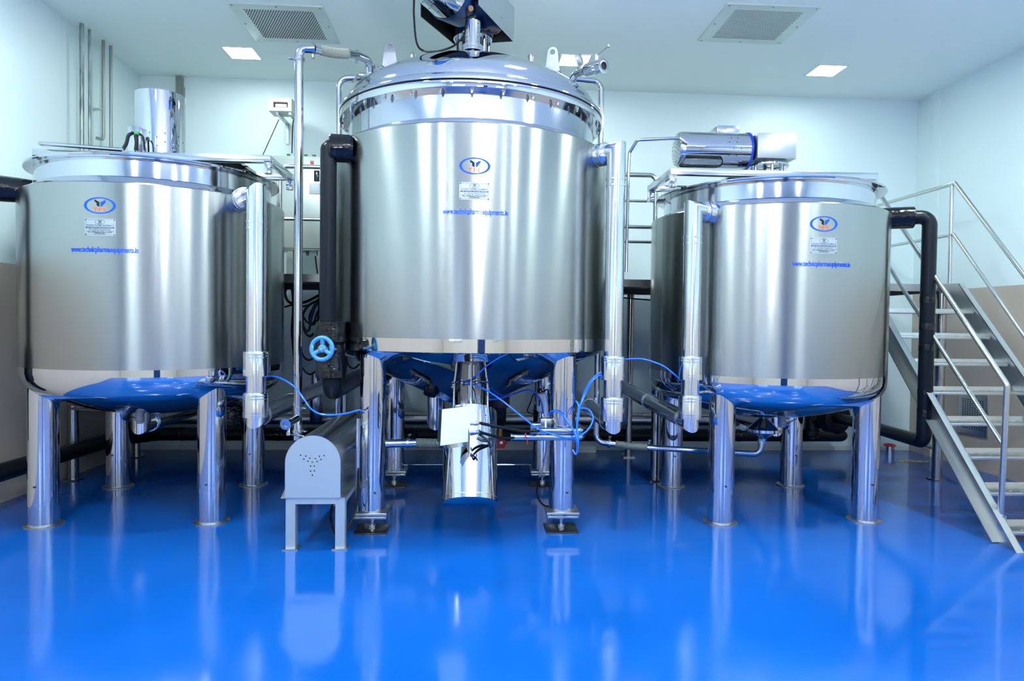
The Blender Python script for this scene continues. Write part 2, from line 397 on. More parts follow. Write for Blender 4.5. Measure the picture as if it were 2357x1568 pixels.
def wings(b, k, fn, cx, cy, side):
    s = [(573, 260), (672, 315), (672, 420), (618, 390), (618, 335), (573, 305)] if side < 0 else [(802, 268), (802, 318), (750, 348), (750, 393), (697, 420), (697, 318)]
    p = [(cx+(x-677)*k, cy-(y-390)*k) for x, y in s]
    add_poly(b, [p[0], p[1], p[4], p[5]], fn); add_poly(b, [p[1], p[2], p[3], p[4]], fn)
def tpe(b, k, fn, cx, cy):
    def r(x0, y0, x1, y1): rect(b, cx+(x0-677)*k, cy-(y1-390)*k, cx+(x1-677)*k, cy-(y0-390)*k, fn)
    # T
    r(535, 432, 625, 448); r(535, 446, 543, 460); r(617, 446, 625, 460); r(570, 446, 590, 510); r(557, 507, 603, 520)
    # P
    r(643, 432, 700, 445); r(653, 443, 674, 510); r(643, 507, 686, 520); r(690, 473, 700, 484); r(674, 473, 690, 484)
    m = 10
    for i in range(m):
        a0, a1 = PI/2-PI*i/m, PI/2-PI*(i+1)/m; q = []
        for a, ro in ((a0, 1), (a1, 1), (a1, 0), (a0, 0)):
            x, y = 700+(22 if ro else 3)*math.cos(a), 458-(26 if ro else 15)*math.sin(a); q.append((cx+(x-677)*k, cy-(y-390)*k))
        add_poly(b, q, fn)
    # E
    r(740, 432, 810, 446); r(750, 443, 770, 510); r(740, 506, 812, 520); r(802, 443, 810, 456); r(804, 497, 812, 510); r(770, 468, 792, 481); r(790, 464, 796, 487)
def artwork(c, R, em, pl, ur, parent, who, ew=.2055):
    """oval emblem, engraved name plate and web address on the tank shell; em/pl/ur are points of the shell"""
    def fr(p, off): return onc(c, R+off, math.atan2(p.x-c[0], -(p.y-c[1])), p.z)
    k = ew/2/335
    fn = fr(em, .0015); b = B(); ell(b, ew/2, ew/2*.537, ew/2*.16, ew/2*.075, fn); b2 = B(); wings(b2, k, fn, 0, 0, -1); b3 = B(); wings(b3, k, fn, 0, 0, 1); b4 = B(); tpe(b4, k, fn, 0, 0)
    e = b.build('emblem_ring', 'decal_blue', parent=parent)
    b2.build('black_emblem_mark', 'decal_ink', parent=e); b3.build('blue_emblem_mark', 'decal_blue', parent=e); b4.build('emblem_letters', 'decal_orange', parent=e)
    # name plate
    pw, ph = ew*.97, ew*.555; hx, hy = pw/2, ph/2; base = fr(pl, 0)
    b = B(); n = 10
    vs = []
    for i in range(n+1):
        x = -hx+pw*i/n; f1 = fr(pl, .002); f0 = fr(pl, -.001); vs.append([b.bm.verts.new(f(x, y)) for f, y in ((f0, -hy), (f1, -hy), (f1, hy), (f0, hy))])
    for a, q in zip(vs, vs[1:]):
        for j in range(4): b.bm.faces.new((a[j], a[(j+1) % 4], q[(j+1) % 4], q[j]))
    b.bm.faces.new(vs[0]); b.bm.faces.new(vs[-1][::-1])
    npl = b.build('name_plate', 'plate', parent=parent)
    fn = fr(pl, .0030); u = pw/2300.      # drawing units of the plate
    b = B(); ix, iy = hx*.92, hy*.87; t = .0011
    rect(b, -ix, iy-t, ix, iy, fn, 10); rect(b, -ix, -iy, ix, -iy+t, fn, 10); rect(b, -ix, -iy, -ix+t, iy, fn); rect(b, ix-t, -iy, ix, iy, fn)
    rect(b, -ix, -.06*ph, ix, .015*ph, fn, 10)
    for s, sz, y, wd in (('TECHNIC PHARMA EQUIPMENTS', .0118, .10*ph, ix*1.9),):
        vs, tr = text_mesh(s, sz, .0002); w = max(x for x, _ in vs)-min(x for x, _ in vs); add_flat(b, [(x*wd/w, yy+y) for x, yy in vs], tr, fn)
    b4 = B()
    for s, y, wd in (('Gala No. 15, Building No. E-13, Sagar Ind. Estate, Dhumal Nagar,', -.115*ph, 1.55), ('Waliv, Vasai (E), Dist. Palghar - 401 208. Maharashtra (INDIA)', -.185*ph, 1.5), ('www.technicpharmaequipments.in', -.40*ph, .9)):
        vs, tr = text_mesh(s, .0068, .0001); w = max(x for x, _ in vs)-min(x for x, _ in vs); add_flat(b4, [(x*wd*ix/w, yy+y) for x, yy in vs], tr, fn)
    for y, ws in ((-.252, (-.92, -.72, -.66, -.6, -.55, -.22, -.16, -.06, .0, .3, .36, .42, .47, .55, .6, .95)), (-.308, (-.85, -.66, -.6, .08, .16, .84)), (-.352, (-.36, .34))):      # worn lines nobody can read
        for a, c_ in zip(ws[::2], ws[1::2]): rect(b4, a*ix, (y-.012)*ph, c_*ix, (y+.012)*ph, fn, 2)
    b.build('plate_print', 'decal_text', parent=npl); b4.build('plate_small_print', 'decal_ink', parent=npl)
    b = B(); f2 = fr(pl, .0034)
    for a, c_ in ((-.9, -.7), (-.66, -.15), (-.1, .1), (.14, .42), (.46, .92)): rect(b, a*ix, -.035*ph, c_*ix, -.012*ph, f2, 2)
    b.build('plate_band_print', 'plate', parent=npl)
    b = B(); ell(b, ew*.155, ew*.083, .0022, .0014, fn, 0, .305*ph, 40); wings(b, k*.31, fn, 0, .305*ph, 1); b.build('plate_emblem', 'decal_text', parent=npl)
    b = B(); wings(b, k*.31, fn, 0, .305*ph, -1); tpe(b, k*.31, fn, 0, .305*ph); b.build('plate_emblem_letters', 'decal_ink', parent=npl)
    for sx in (-1, 1):
        for sy in (-1, 1): B().sph(fr(pl, .003)(sx*hx*.93, sy*hy*.88), .0042, n=10).build('plate_rivet', 'dark', parent=npl)
    # web address
    fn = fr(ur, .0015); vs, tr = text_mesh('www.technicpharmaequipments.in', .05, .0012); w = max(x for x, _ in vs)-min(x for x, _ in vs); h = .040
    b = B(); add_flat(b, [(x*(ew*2.12)/w, y*1.02) for x, y in vs], tr, fn); b.build('web_address', 'decal_blue', parent=parent)

def torisph(R, zt, zb, rk, n=14):
    """dished bottom profile from the tangent line (R, zt) to the centre (0, zb): knuckle rk, then a shallow crown"""
    d = zt-zb; out = []
    # crown sphere radius so that crown meets the knuckle tangentially
    lo, hi = R*.6, R*40
    def depth(S):
        s = (R-rk)/(S-rk); return S-(S-rk)*math.sqrt(max(0, 1-s*s))
    for _ in range(60):
        S = (lo+hi)/2
        if depth(S) > d: lo = S
        else: hi = S
    s = (R-rk)/(S-rk); al = math.asin(min(1, s))
    for i in range(8): a = PI/2-(PI/2-al)*i/7; out.append((R-rk+rk*math.sin(a), zt-rk*math.cos(a)))
    zc = zb+S
    for i in range(1, n+1): a = al*(1-i/n); out.append((S*math.sin(a), zc-S*math.cos(a)))
    return out
def open_rev(b, prof, c, n=128): return b.rev(prof, (c[0], c[1], 0), n=n, cap0=False, cap1=False)

def leg(parent, x, y, r, ztop, flange=True, z0=.0, name='leg'):
    o = B().rev([(r, z0), (r, ztop)], (x, y, 0), n=40).build(name, 'leg', parent=parent)
    if flange: B().rev([(r-.004, 0.0), (r+.028, 0.0), (r+.028, .009), (r+.022, .013), (r-.004, .013)], (x, y, 0), n=40, closed=True).build('foot_flange', 'satin', parent=o)
    return o

# ---- left and right melting vessels: same kind, different size
def vessel(c, R, Rn, Rr, zbr, zdish, zsh, zn0, zn1, zrim, rot, rleg, legr, label, rk):
    t = thing('steel_tank', (c[0], c[1], 0), label, 'tank', 'steel tanks standing in a row on legs')
    b = B(); open_rev(b, [(R, zbr), (R, zsh-.008), (R-.008, zsh)], c); b.build('shell', 'brushed', parent=t)
    b = B(); open_rev(b, [(R+.0005, zbr), (R+.0005, zbr-.05)]+torisph(R, zbr-.05, zdish, rk), c); b.build('dished_bottom', 'mirror', parent=t)
    b = B(); open_rev(b, [(R-.008, zsh), (Rn+.015, zn0-.012), (Rn, zn0)], c); b.build('shoulder', 'mirror', parent=t)
    b = B(); open_rev(b, [(Rn, zn0), (Rn, zn1), (Rn-.006, zn1), (Rn-.006, zn0-.3)], c); b.build('neck', 'neck', parent=t)
    b = B(); b.rev([(Rn-.004, zrim-.012), (Rr, zrim-.014), (Rr+.004, zrim-.007), (Rr, zrim+.004), (Rn-.02, zrim+.004)], (c[0], c[1], 0), n=128, closed=True); b.build('rim_flange', 'mirror', parent=t)
    for i in range(4):
        a = PI/4+rot+i*PI/2; x, y = c[0]+legr*math.cos(a), c[1]+legr*math.sin(a)
        leg(t, x, y, rleg, zbr-.10)
        B().cyl((x, y-rleg-.002, .30), (x, y-rleg-.012, .30), .007, 10).build('bolt', 'dark', parent=t)
    return t
M['neck'] = steel_polished('neck_steel', (.68, .71, .76, 1), .10, .12, 2.0)
TL = vessel(CL, .954, .848, .912, 1.150, .746, 2.430, 2.487, 2.614, 2.628, .049, .100, .8268, 'left stainless steel tank with motor tower on top, black pipe stub at its far left', .19)
TR = vessel(CR, .943, .838, .909, 1.1295, .741, 2.395, 2.447, 2.574, 2.588, .031, .098, .821, 'right stainless steel tank with horizontal motor on top, beside the staircase', .19)
artwork(CL, .954, Wc(229, 473, CL, .954), Wc(230, 523, CL, .954), Wc(238, 575, CL, .954), TL, 'left')
artwork(CR, .943, Wc(1897, 515.5, CR, .943), Wc(1896, 565.5, CR, .943), Wc(1895, 608, CR, .943), TR, 'right')

# ---- centre tank
TC = thing('steel_tank', (CC[0], CC[1], 0), 'tall centre stainless steel tank with domed bolted lid and conical bottom', 'tank', 'steel tanks standing in a row on legs')
R = 1.1007; Rn = .983
b = B(); open_rev(b, [(R, 1.3932), (R, 2.822), (R-.008, 2.829)], CC, 160); b.build('shell', 'brushed', parent=TC)
b = B(); open_rev(b, [(R+.0005, 1.3932), (R+.0005, 1.302), (R-.012, 1.296)], CC, 160); b.build('polished_band', 'band', parent=TC)

b = B(); open_rev(b, [(R-.012, 1.296), (1.06, 1.275), (.94, 1.210), (.16, .845), (.14, .80), (.14, .76)], CC, 160); b.build('conical_bottom', 'mirror', parent=TC)
b = B(); open_rev(b, [(R-.008, 2.829), (Rn+.02, 2.872), (Rn, 2.888)], CC, 160); b.build('shoulder', 'mirror', parent=TC)
b = B(); open_rev(b, [(Rn, 2.888), (Rn, 3.07)], CC, 160); b.build('neck', 'neck', parent=TC)
CX, CY = CC
b = B(); b.rev([(Rn-.01, 3.068), (1.049, 3.068), (1.053, 3.075), (1.053, 3.116), (1.049, 3.121), (Rn-.01, 3.121)], (CX, CY, 0), n=160, closed=True); b.build('body_flange', 'mirror', parent=TC)
b = B(); b.rev([(Rn, 3.1205), (1.0545, 3.1205), (1.0545, 3.1295), (Rn, 3.1295)], (CX, CY, 0), n=160, closed=True); b.build('gasket', 'gasket', parent=TC)
# domed lid: flange ring then knuckle and crown
lid = B(); pr = [(Rn-.02, 3.129), (1.052, 3.129), (1.053, 3.145), (1.048, 3.163), (1.034, 3.176), (1.006, 3.186)]
zs = 3.188; DOME = torisph(1.0, 0, -.42, .14)
for r_, z_ in DOME: pr.append((r_, zs-z_*1.0))
b = lid; open_rev(b, pr, CC, 160); LID = b.build('lid', 'lid', parent=TC)
for i in range(30):
    a = 2*PI*(i+.5)/30; x, y = CX+1.022*math.cos(a), CY+1.022*math.sin(a)
    bb = B().rev([(.0135, 0), (.0135, .014)], (x, y, 3.054), n=6).rev([(.0075, 0), (.0075, .016)], (x, y, 3.040), n=8)
    bb.build('bolt', 'tube', parent=TC)
# legs with load cells under them
for i in range(4):
    a = PI/4-.003+i*PI/2; x, y = CX+.970*math.cos(a), CY+.970*math.sin(a); r = .0915
    zb = .152
    lo = B().rev([(r, zb), (r, 1.27)], (x, y, 0), n=40).build('leg', 'leg', parent=TC)
    B().box((x, y, zb-.012), (.235, .235, .022), bev=.003).box((x, y, zb-.036), (.225, .225, .018), bev=.003).build('base_plate', 'satin', parent=lo)
    B().cyl((x, y, .010), (x, y, zb-.045), .013, 12).rev([(.023, 0), (.023, .03)], (x, y, .076), n=6).rev([(.03, 0), (.028, .028)], (x, y, .01), n=16).build('levelling_bolt', 'tube', parent=lo)
    B().box((x, y, .005), (.235, .235, .010), bev=.002).build('foot_plate', 'darkplate', parent=lo)
    if i in (2, 3):
        for dx, dz in ((.03, .29),): B().sph((x+dx, y-r, dz), .009, n=10).build('bolt', 'dark', parent=TC)
artwork(CC, R, Wc(1093, 382, CC, R), Wc(1092, 440, CC, R), Wc(1095, 488, CC, R), TC, 'centre')
# lifting lugs on the dome: welded pad and drilled plate
def dome_z(r):
    pts = sorted((q, zs-z_) for q, z_ in DOME)
    for (r0, z0), (r1, z1) in zip(pts, pts[1:]):
        if r0 <= r <= r1: return z0+(z1-z0)*(r-r0)/(r1-r0)
    return pts[-1][1]
def lug(x, y, w, h, ang):
    r = math.hypot(x-CX, y-CY); z = dome_z(r)-.012; ux, uy = math.cos(ang), math.sin(ang); nx, ny = -uy, ux; t = .014; N = 24
    outer = []; inner = []
    rt = w*.30; zc = z+h-rt; rh = w*.155
    for i in range(N):
        a = 2*PI*i/N; ca, sa = math.cos(a), math.sin(a)
        # outline: round head widening to the foot
        if sa >= 0: ox, oz = rt*ca, zc+rt*sa
        else:
            k = -sa; ox = (rt+(w/2-rt)*min(1, k*1.35))*(1 if ca >= 0 else -1)*(min(1, abs(ca)*2.2)); oz = zc-(zc-z)*min(1, k*1.5)
        outer.append((ox, oz)); inner.append((rh*ca, zc+rh*sa))
    b = B(); rings = []
    for off, pts in ((-t/2, outer), (t/2, outer), (t/2, inner), (-t/2, inner)): rings.append([b.bm.verts.new((x+ux*p+nx*off, y+uy*p+ny*off, q)) for p, q in pts])
    for a, q in zip(rings, rings[1:]+rings[:1]): b._bridge(a, q)
    o = b.build('lifting_lug', 'panel', parent=TC)
    B().box((x, y, z+.012), (w*1.15, .10, .012), rot=Matrix.Rotation(ang, 3, 'Z') @ Matrix.Rotation(-.32 if x > CX else .32, 3, 'Y')).build('pad', 'polished', parent=o)
pl_ = W(897, 140, y=5.45); lug(pl_.x, 5.45, .135, .245, .25)
pr_ = W(1272, 150, y=5.45); lug(pr_.x, 5.45, .135, .245, -.35)
for u, v in ((950, 128), (1221, 132)):
    p = W(u, v, y=6.0); B().rev([(.02, -.14), (.02, -.02), (.026, .0), (.022, .018), (.008, .026)], p, n=16).build('lid_knob', 'satin', parent=TC)
# ---------------------------------------------------------------- pipework
def ring(b, c, ax, r, w=.014, h=.004, n=28): return b.rev([(r, -w/2), (r+h, -w/2), (r+h, w/2), (r, w/2)], c, ax, n=n, closed=True)
def clad(c, R, hit, x, y, zt, r, zbot, back, label, groups=None, zc=(None, None), rn=.083, up=0.):
    """aluminium-clad steam pipe: collar on the tank, mitred bend, drop with two couplings, mitred bend, run to the back"""
    d = V((hit.x-c[0], hit.y-c[1], 0)).normalized(); z = hit.z
    t = thing('clad_pipe', (x, y, 0), label, 'pipe', 'aluminium clad pipes in front of the tanks')
    p0 = V((hit.x, hit.y, z))-d*.03; L = V((x-hit.x, y-hit.y, 0)).length; L1 = max(.06, min(.125, L*.55))
    dd = V((x-hit.x, y-hit.y, 0)).normalized()
    B().rev([(rn, 0), (rn, L1+.02), (rn-.006, L1+.03), (r*.8, L1+.03)], p0, dd, n=36).build('collar', 'alu', parent=t)
    for q_ in (L1+.008, .05): ring(B(), p0+dd*q_, dd, rn).build('collar_bead', 'alu', parent=t)
    B().tube([V((hit.x, hit.y, z))+dd*(L1-.02), (x, y, z), (x, y, zc[0]-.03)], r, 40).build('upper_pipe', 'alu', parent=t)
    for zz in (z-.20, z-.245): ring(B(), V((x, y, zz)), (0, 0, 1), r).build('pipe_bead', 'alu', parent=t)
    r2 = r*1.27
    for k, (z1, z0) in enumerate(((zc[0], zc[0]-.165), (zc[1], zc[1]-.165))):
        q = B().rev([(r*.9, z1+.012), (r2*.97, z1+.004), (r2, z1-.004), (r2, z0), (r*.9, z0)], (x, y, 0), n=40).build('coupling', 'alu', parent=t)
        for zz in (z1-.014, z1-.034, z0+.034, z0+.014): ring(B(), V((x, y, zz)), (0, 0, 1), r2, .008, .003).build('coupling_bead', 'alu', parent=q)
    B().tube([(x, y, zc[0]), (x, y, zbot), V(back)], r*1.0, 40).build('lower_pipe', 'alu', parent=t)
    dv = (V(back)-V((x, y, zbot))).normalized()
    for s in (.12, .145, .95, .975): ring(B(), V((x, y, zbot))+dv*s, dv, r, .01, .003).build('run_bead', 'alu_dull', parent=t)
    return t
hL = Wc(560, 464, CL, .954)
x0 = W(590, 600, y=4.92).x; zz = lambda v, u, y: W(u, v, y=y).z
clad(CL, .954, hL, x0, 4.92, 0, .068, zz(962, 590, 4.92), (x0, 7.9, zz(962, 590, 4.92)+.02), 'aluminium clad pipe dropping down the right side of the left tank', zc=(zz(811, 590, 4.92), zz(906, 590, 4.92)))
hC = Wc(1376, 360, CC, 1.1007); x1 = W(1408, 850, y=4.92).x
clad(CC, 1.1007, hC, x1+.01, 4.92, 0, .068, zz(975, 1402, 4.92), (x1+.01, 7.9, zz(975, 1402, 4.92)+.02), 'aluminium clad pipe dropping down the right side of the centre tank', zc=(zz(822, 1408, 4.92), zz(916, 1404, 4.92)))
hR = Wc(1638, 490, CR, .943); x2 = W(1592, 700, y=4.95).x; e = W(1425, 888, y=6.9)
clad(CR, .943, hR, x2, 4.95, 0, .066, zz(972, 1588, 4.95), e, 'aluminium clad pipe dropping down the left side of the right tank', zc=(zz(822, 1592, 4.95), zz(912, 1590, 4.95)))
# short clad drain bends under the tanks
def drain(u, v0, v1, y, r, to, label):
    p = W(u, v1, y=y); q = W(u, v0, y=y); t = thing('clad_drain_pipe', (p.x, y, 0), label, 'pipe', 'aluminium clad drains under the tanks')
    B().tube([(p.x, y, q.z), (p.x, y, p.z), V(to)], r, 32).build('pipe', 'alu', parent=t)
    b = B(); dv = (V(to)-V((p.x, y, p.z))).normalized(); [ring(B(), V((p.x, y, p.z))+dv*q_, dv, r, .014, .005).build('pipe_bead', 'alu', parent=t) for q_ in (.16, .2)]
drain(326, 930, 978, 5.75, .07, W(470, 935, y=7.3), 'clad drain bend under the left tank, running off behind its front leg')
drain(1782, 940, 985, 5.95, .07, W(1690, 955, y=7.4), 'clad drain bend under the right tank, behind the cone strainer')
drain(1003, 895, 968, 5.85, .075, W(1010, 930, y=7.6), 'clad drain drop under the centre tank, left of the white control box')
# run-in collar on the clad pipe behind the centre one
# ---- black insulated pipes
def foam(name, label, parts, at, grp='black insulated cold water pipes'):
    t = thing(name, at, label, 'pipe', grp)
    for nm, b, m in parts: b.build(nm, m, parent=t)
    return t
# centre tank, left side
hC2 = Wc(803, 343, CC, 1.1007); xv = W(755, 600, y=4.95).x; yv = 4.95; zt = hC2.z
dd = V((xv-hC2.x, yv-hC2.y, 0)).normalized()
col = B().rev([(.088, -.03), (.098, 0), (.098, .125), (.088, .135), (.05, .135)], hC2, dd, n=32)
top = B().tube([V(hC2)+dd*.10, (xv, yv, zt-.0), (xv, yv, W(757, 745, y=yv).z)], .0575, 28, .09, 8)
b1 = W(757, 738, y=yv).z; b2 = W(757, 868, y=yv).z; xb = W(762, 800, y=yv).x
vb = B().rev([(.07, b1), (.105, b1-.01), (.108, b1-.15), (.09, b1-.17), (.095, b1-.22), (.10, b2+.12), (.106, b2+.10), (.108, b2), (.07, b2-.01)], (xb, yv, 0), n=24)
vb2 = B().cyl((xb-.01, yv-.05, (b1+b2)/2+.0), (xb-.045, yv-.16, (b1+b2)/2), .072, 20)
elb = B().tube([(xb+.01, yv, b2+.02), (xb+.01, yv, b2-.10), W(828, 868, y=6.0), (W(828, 868, y=6.0).x, 7.8, W(828, 868, y=6.0).z)], .068, 24, .07, 6)
TP = foam('insulated_pipe', 'black insulated pipe with taped valve body on the left side of the centre tank', (('collar', col, 'tape'), ('pipe', top, 'foam'), ('valve_wrap', vb, 'tape'), ('bonnet_wrap', vb2, 'tape'), ('lower_pipe', elb, 'foam')), (xb, yv, 0))
# blue handwheel: a thing turned by hand on the wrapped valve
hw = W(741, 803, y=4.70); ax = V((-.22, -1, .06)).normalized()
t = thing('valve_handwheel', hw, 'light blue cast handwheel on the wrapped valve left of the centre tank', 'handwheel')
B().torus(hw, ax, .0745, .0150, 48, 12).build('rim', 'wheel', parent=t)
u_ = V((0, 0, 1)).cross(ax).normalized(); w_ = ax.cross(u_)
for k in range(3):
    a = PI/2+k*2*PI/3; d_ = u_*math.cos(a)+w_*math.sin(a)*(1 if w_.z > 0 else -1)
    B().tube([hw+d_*.012-ax*.012, hw+d_*.045-ax*.006, hw+d_*.072], .0155, 10, smooth=True, seg=4).build('spoke', 'wheel', parent=t)
B().rev([(.027, -.03), (.027, .004), (.020, .010)], hw, ax, n=24).build('hub', 'wheel', parent=t)
B().rev([(.011, 0), (.011, .016)], hw, ax, n=6).build('hub_nut', 'tube', parent=t)
b = B().cyl(hw-ax*.02, hw-ax*.20, .013, 12); bb = b.build('stem', 'wheel', parent=t)
B().box(hw-ax*.09+u_*.0, (.09, .03, .035), rot=ax.to_track_quat('-Y', 'Z').to_matrix(), bev=.006).build('yoke', 'wheel', parent=t)
for s in (-1, 1): B().cyl(hw-ax*.07+u_*.035*s, hw-ax*.15+u_*.035*s, .008, 8).build('yoke_bolt', 'wheel', parent=t)
# right tank, right side
hR2 = Wc(2050, 503, CR, .9429); zt = W(2080, 503, y=5.45).z; xs_, ys_ = W(2056, 503, y=5.45).x, 5.45
xe = W(2135, 700, y=5.35).x
zb_ = W(2130, 1018, y=5.35).z
dd = V((xe-xs_, 5.35-ys_, 0)).normalized()
TP2 = foam('insulated_pipe', 'black insulated pipe dropping beside the stairs on the right of the right tank', (
    ('collar', B().rev([(.085, -.12), (.088, 0), (.088, .145), (.08, .152), (.05, .152)], V((xs_, ys_, zt)), dd, n=32), 'tape'),
    ('pipe', B().tube([V((xs_, ys_, zt))+dd*.12, (xe, 5.35, zt), (xe, 5.35, zb_), W(2024, 988, y=6.2), W(1960, 970, y=6.85), W(1925, 962, y=7.2)], .056, 28, .085, 8), 'foam')), (xe, 5.35, 0))
for v in (690, 752, 800, 903, 950): ring(B(), V((xe, 5.35, W(2135, v, y=5.35).z)), (0, 0, 1), .0555, .05, .0025).build('tape_band', 'tape', parent=TP2)
# left tank, far left stub with its drop against the left wall
hS = Wc(40, 438, CL, .954); hS = V((-3.36, 5.30, W(45, 438, y=5.30).z)); xq = -3.69
TP3 = foam('insulated_pipe', 'black insulated pipe stub at the far left edge, entering the left tank', (
    ('collar', B().rev([(.085, -.09), (.092, 0), (.096, .13), (.085, .145), (.05, .145)], hS, (-1, -.55, 0), n=32), 'tape'),
    ('pipe', B().tube([V(hS)+V((-1, -.55, 0)).normalized()*.12, (xq, 5.10, hS.z), (xq, 5.10, .55)], .056, 24, .07, 6), 'foam'),
    ('valve_wrap', B().rev([(.06, W(2, 800, y=5.1).z), (.10, W(2, 803, y=5.1).z), (.105, W(2, 915, y=5.1).z), (.06, W(2, 918, y=5.1).z)], (xq+.035, 5.10, 0), n=24), 'tape')), (xq, 5.10, 0))
# header along the back wall and along the left wall
zH = W(1180, 1001, y=7.75).z; xr = W(1955, 998, y=7.75).x; pl0 = W(-40, 1100, x=-3.62); pl1 = W(255, 1013, x=-3.62)
TH = foam('insulated_pipe', 'long black insulated header pipe running low along the back and left walls', (
    ('header', B().tube([pl0, pl1, (-3.45, 7.75, zH), (xr-.12, 7.75, zH)], .072, 24, .12, 6), 'foam'),
    ('end_cap', B().sph((xr-.12, 7.75, zH), .072, (1.3, 1, 1), 20), 'foam')), (-3.6, 7.75, 0))
for u in (420, 640, 960, 1240, 1500, 1700): ring(B(), V((W(u, 1001, y=7.75).x, 7.75, zH)), (1, 0, 0), .0715, .03, .003).build('tape_band', 'tape', parent=TH)
for u in (313, 1443): 
    x = W(u, 1040, y=7.75).x; B().cyl((x, 7.75, .0), (x, 7.75, zH-.06), .028, 14).box((x, 7.75, .006), (.12, .12, .012)).build('header_stand', 'tube', parent=TH)
# black branch and valves at the back right
zV = W(1900, 960, y=7.35).z; xV = W(1900, 960, y=7.35).x
foam('insulated_valve', 'black wrapped valve and branch on the header behind the right tank', (
    ('branch', B().tube([(xV-.02, 7.6, zV+.30), (xV-.02, 7.6, zV), (xV-.02, 7.62, zH)], .085, 24, .05, 5), 'tape'),
    ('flange_wrap', B().rev([(.10, -.12), (.17, -.10), (.17, .03), (.14, .05), (.07, .05)], W(1925, 963, y=7.25), V((.25, -1, 0)), n=32), 'foam'),
    ('valve_wrap', B().rev([(.12, -.22), (.13, 0)], W(1905, 965, y=7.45), V((.25, -1, 0)), n=28), 'tape')), (xV, 7.4, 0), None)
foam('insulated_valve', 'black wrapped valve low behind the left tank, right of its back leg', (
    ('body', B().rev([(.07, -.16), (.16, -.13), (.17, .0), (.15, .10), (.07, .12)], W(535, 958, y=7.3), V((.2, -1, 0)), n=28), 'tape'),
    ('branch', B().tube([W(535, 958, y=7.4), (W(535, 958, y=7.4).x, 7.75, W(535, 958, y=7.4).z), (W(535, 958, y=7.4).x, 7.75, zH)], .07, 20, .06, 5), 'foam')), W(535, 958, y=7.3), None)
foam('insulated_pipe', 'black drop pipe under the centre tank with brown taped joint above the red valve', (
    ('joint_wrap', B().rev([(.06, W(1150, 905, y=6.1).z), (.10, W(1150, 908, y=6.1).z), (.098, W(1150, 933, y=6.1).z), (.09, W(1150, 937, y=6.1).z)], (W(1148, 920, y=6.1).x, 6.1, 0), n=28), 'brown'),
    ('pipe', B().tube([(W(1148, 920, y=6.1).x, 6.1, 1.02), (W(1148, 920, y=6.1).x, 6.1, .62), (W(1148, 920, y=6.1).x, 7.7, .50)], .07, 24, .12, 6), 'foam')), (W(1148, 920, y=6.1).x, 6.1, 0))
# second, steel clad header above the black one
zK = W(1180, 967, y=7.80).z
t = thing('clad_header_pipe', (0, 7.86, 0), 'dull steel clad header pipe low along the back wall, above the black one', 'pipe')
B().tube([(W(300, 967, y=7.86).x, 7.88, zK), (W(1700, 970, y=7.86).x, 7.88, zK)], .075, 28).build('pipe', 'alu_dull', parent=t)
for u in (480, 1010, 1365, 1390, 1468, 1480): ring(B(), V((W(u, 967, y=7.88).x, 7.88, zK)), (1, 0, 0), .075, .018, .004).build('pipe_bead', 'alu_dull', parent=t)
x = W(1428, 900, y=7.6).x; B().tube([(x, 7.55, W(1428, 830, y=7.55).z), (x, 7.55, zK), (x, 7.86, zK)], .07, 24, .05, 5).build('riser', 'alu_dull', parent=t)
x = W(728, 900, y=7.6).x; B().rev([(.055, zK+.55), (.055, zK+.30), (.07, zK+.28), (.07, zK+.03), (.05, zK)], (x, 7.6, 0), n=24).build('trap', 'tube', parent=t)

# ---- bare stainless process pipes
def clamp(b, c, ax, r, wing=None):
    ring(b, c, ax, r*.98, .016, r*.34, 28); ring(b, c, ax, r*.98, .03, r*.14, 28)
    if wing is not None:
        w = V(wing).normalized(); b.cyl(V(c)+w*r*1.2, V(c)+w*r*2.1, r*.20, 8); s = w.cross(V(ax)).normalized()
        b.box(V(c)+w*r*2.15, (r*.9, r*.25, r*.5), rot=w.to_track_quat('Z', 'Y').to_matrix())
yP = 5.12; pb = W(687, 500, y=yP); xP = pb.x; zT = W(700, 112, y=yP).z; zA = W(690, 1012, y=yP).z; rP = .0315
t = thing('process_pipe', (xP, yP, 0), 'tall polished steel pipe standing left of the centre tank, bending over to its lid', 'pipe', 'bare polished process pipes')
B().tube([(xP, yP, zA), (xP, yP, zT), (W(722, 114, y=yP).x, yP, zT)], rP, 28, .085, 8).build('riser', 'tube', parent=t)
e0 = V((W(722, 114, y=yP).x, yP, zT)); e1 = W(738, 116, y=5.16); h1 = W(800, 124, y=5.3); e2 = W(822, 127, y=5.38); din = W(852, 158, y=5.5)
B().tube([e0, e1], rP*1.05, 24).build('sleeve', 'tube', parent=t)
hose = B(); pts = catmull([e1, W(770, 122, y=5.22), h1], 78); n_p = len(pts)
hose.tube(pts, rP*1.2, 20, rad=lambda s: rP*(1.10+.07*math.cos(s*PI*2*26)))
hose.build('ribbed_hose', 'ribbed', parent=t)
B().tube([h1, e2], rP*1.08, 24).build('sleeve', 'tube', parent=t)
B().tube([e2, V((din.x, 5.46, e2.z-.012)), V((din.x, 5.5, din.z-.03)), V((din.x, 5.52, din.z-.16))], rP, 24, .07, 8).build('lid_bend', 'tube', parent=t)
b = B(); clamp(b, (xP, yP, W(687, 137, y=yP).z), (0, 0, 1), rP, (-1, -.2, 0)); b.build('clamp', 'tube', parent=t)
b = B(); clamp(b, e0, (1, 0, 0), rP, (0, -.2, -1)); b.build('clamp', 'tube', parent=t)
b = B(); clamp(b, e2, (1, .1, 0), rP, (0, -.3, -1)); b.build('clamp', 'tube', parent=t)
b = B(); clamp(b, (din.x, 5.5, W(852, 153, y=5.5).z), (0, 0, 1), rP, (1, -.3, 0)); b.build('clamp', 'tube', parent=t)
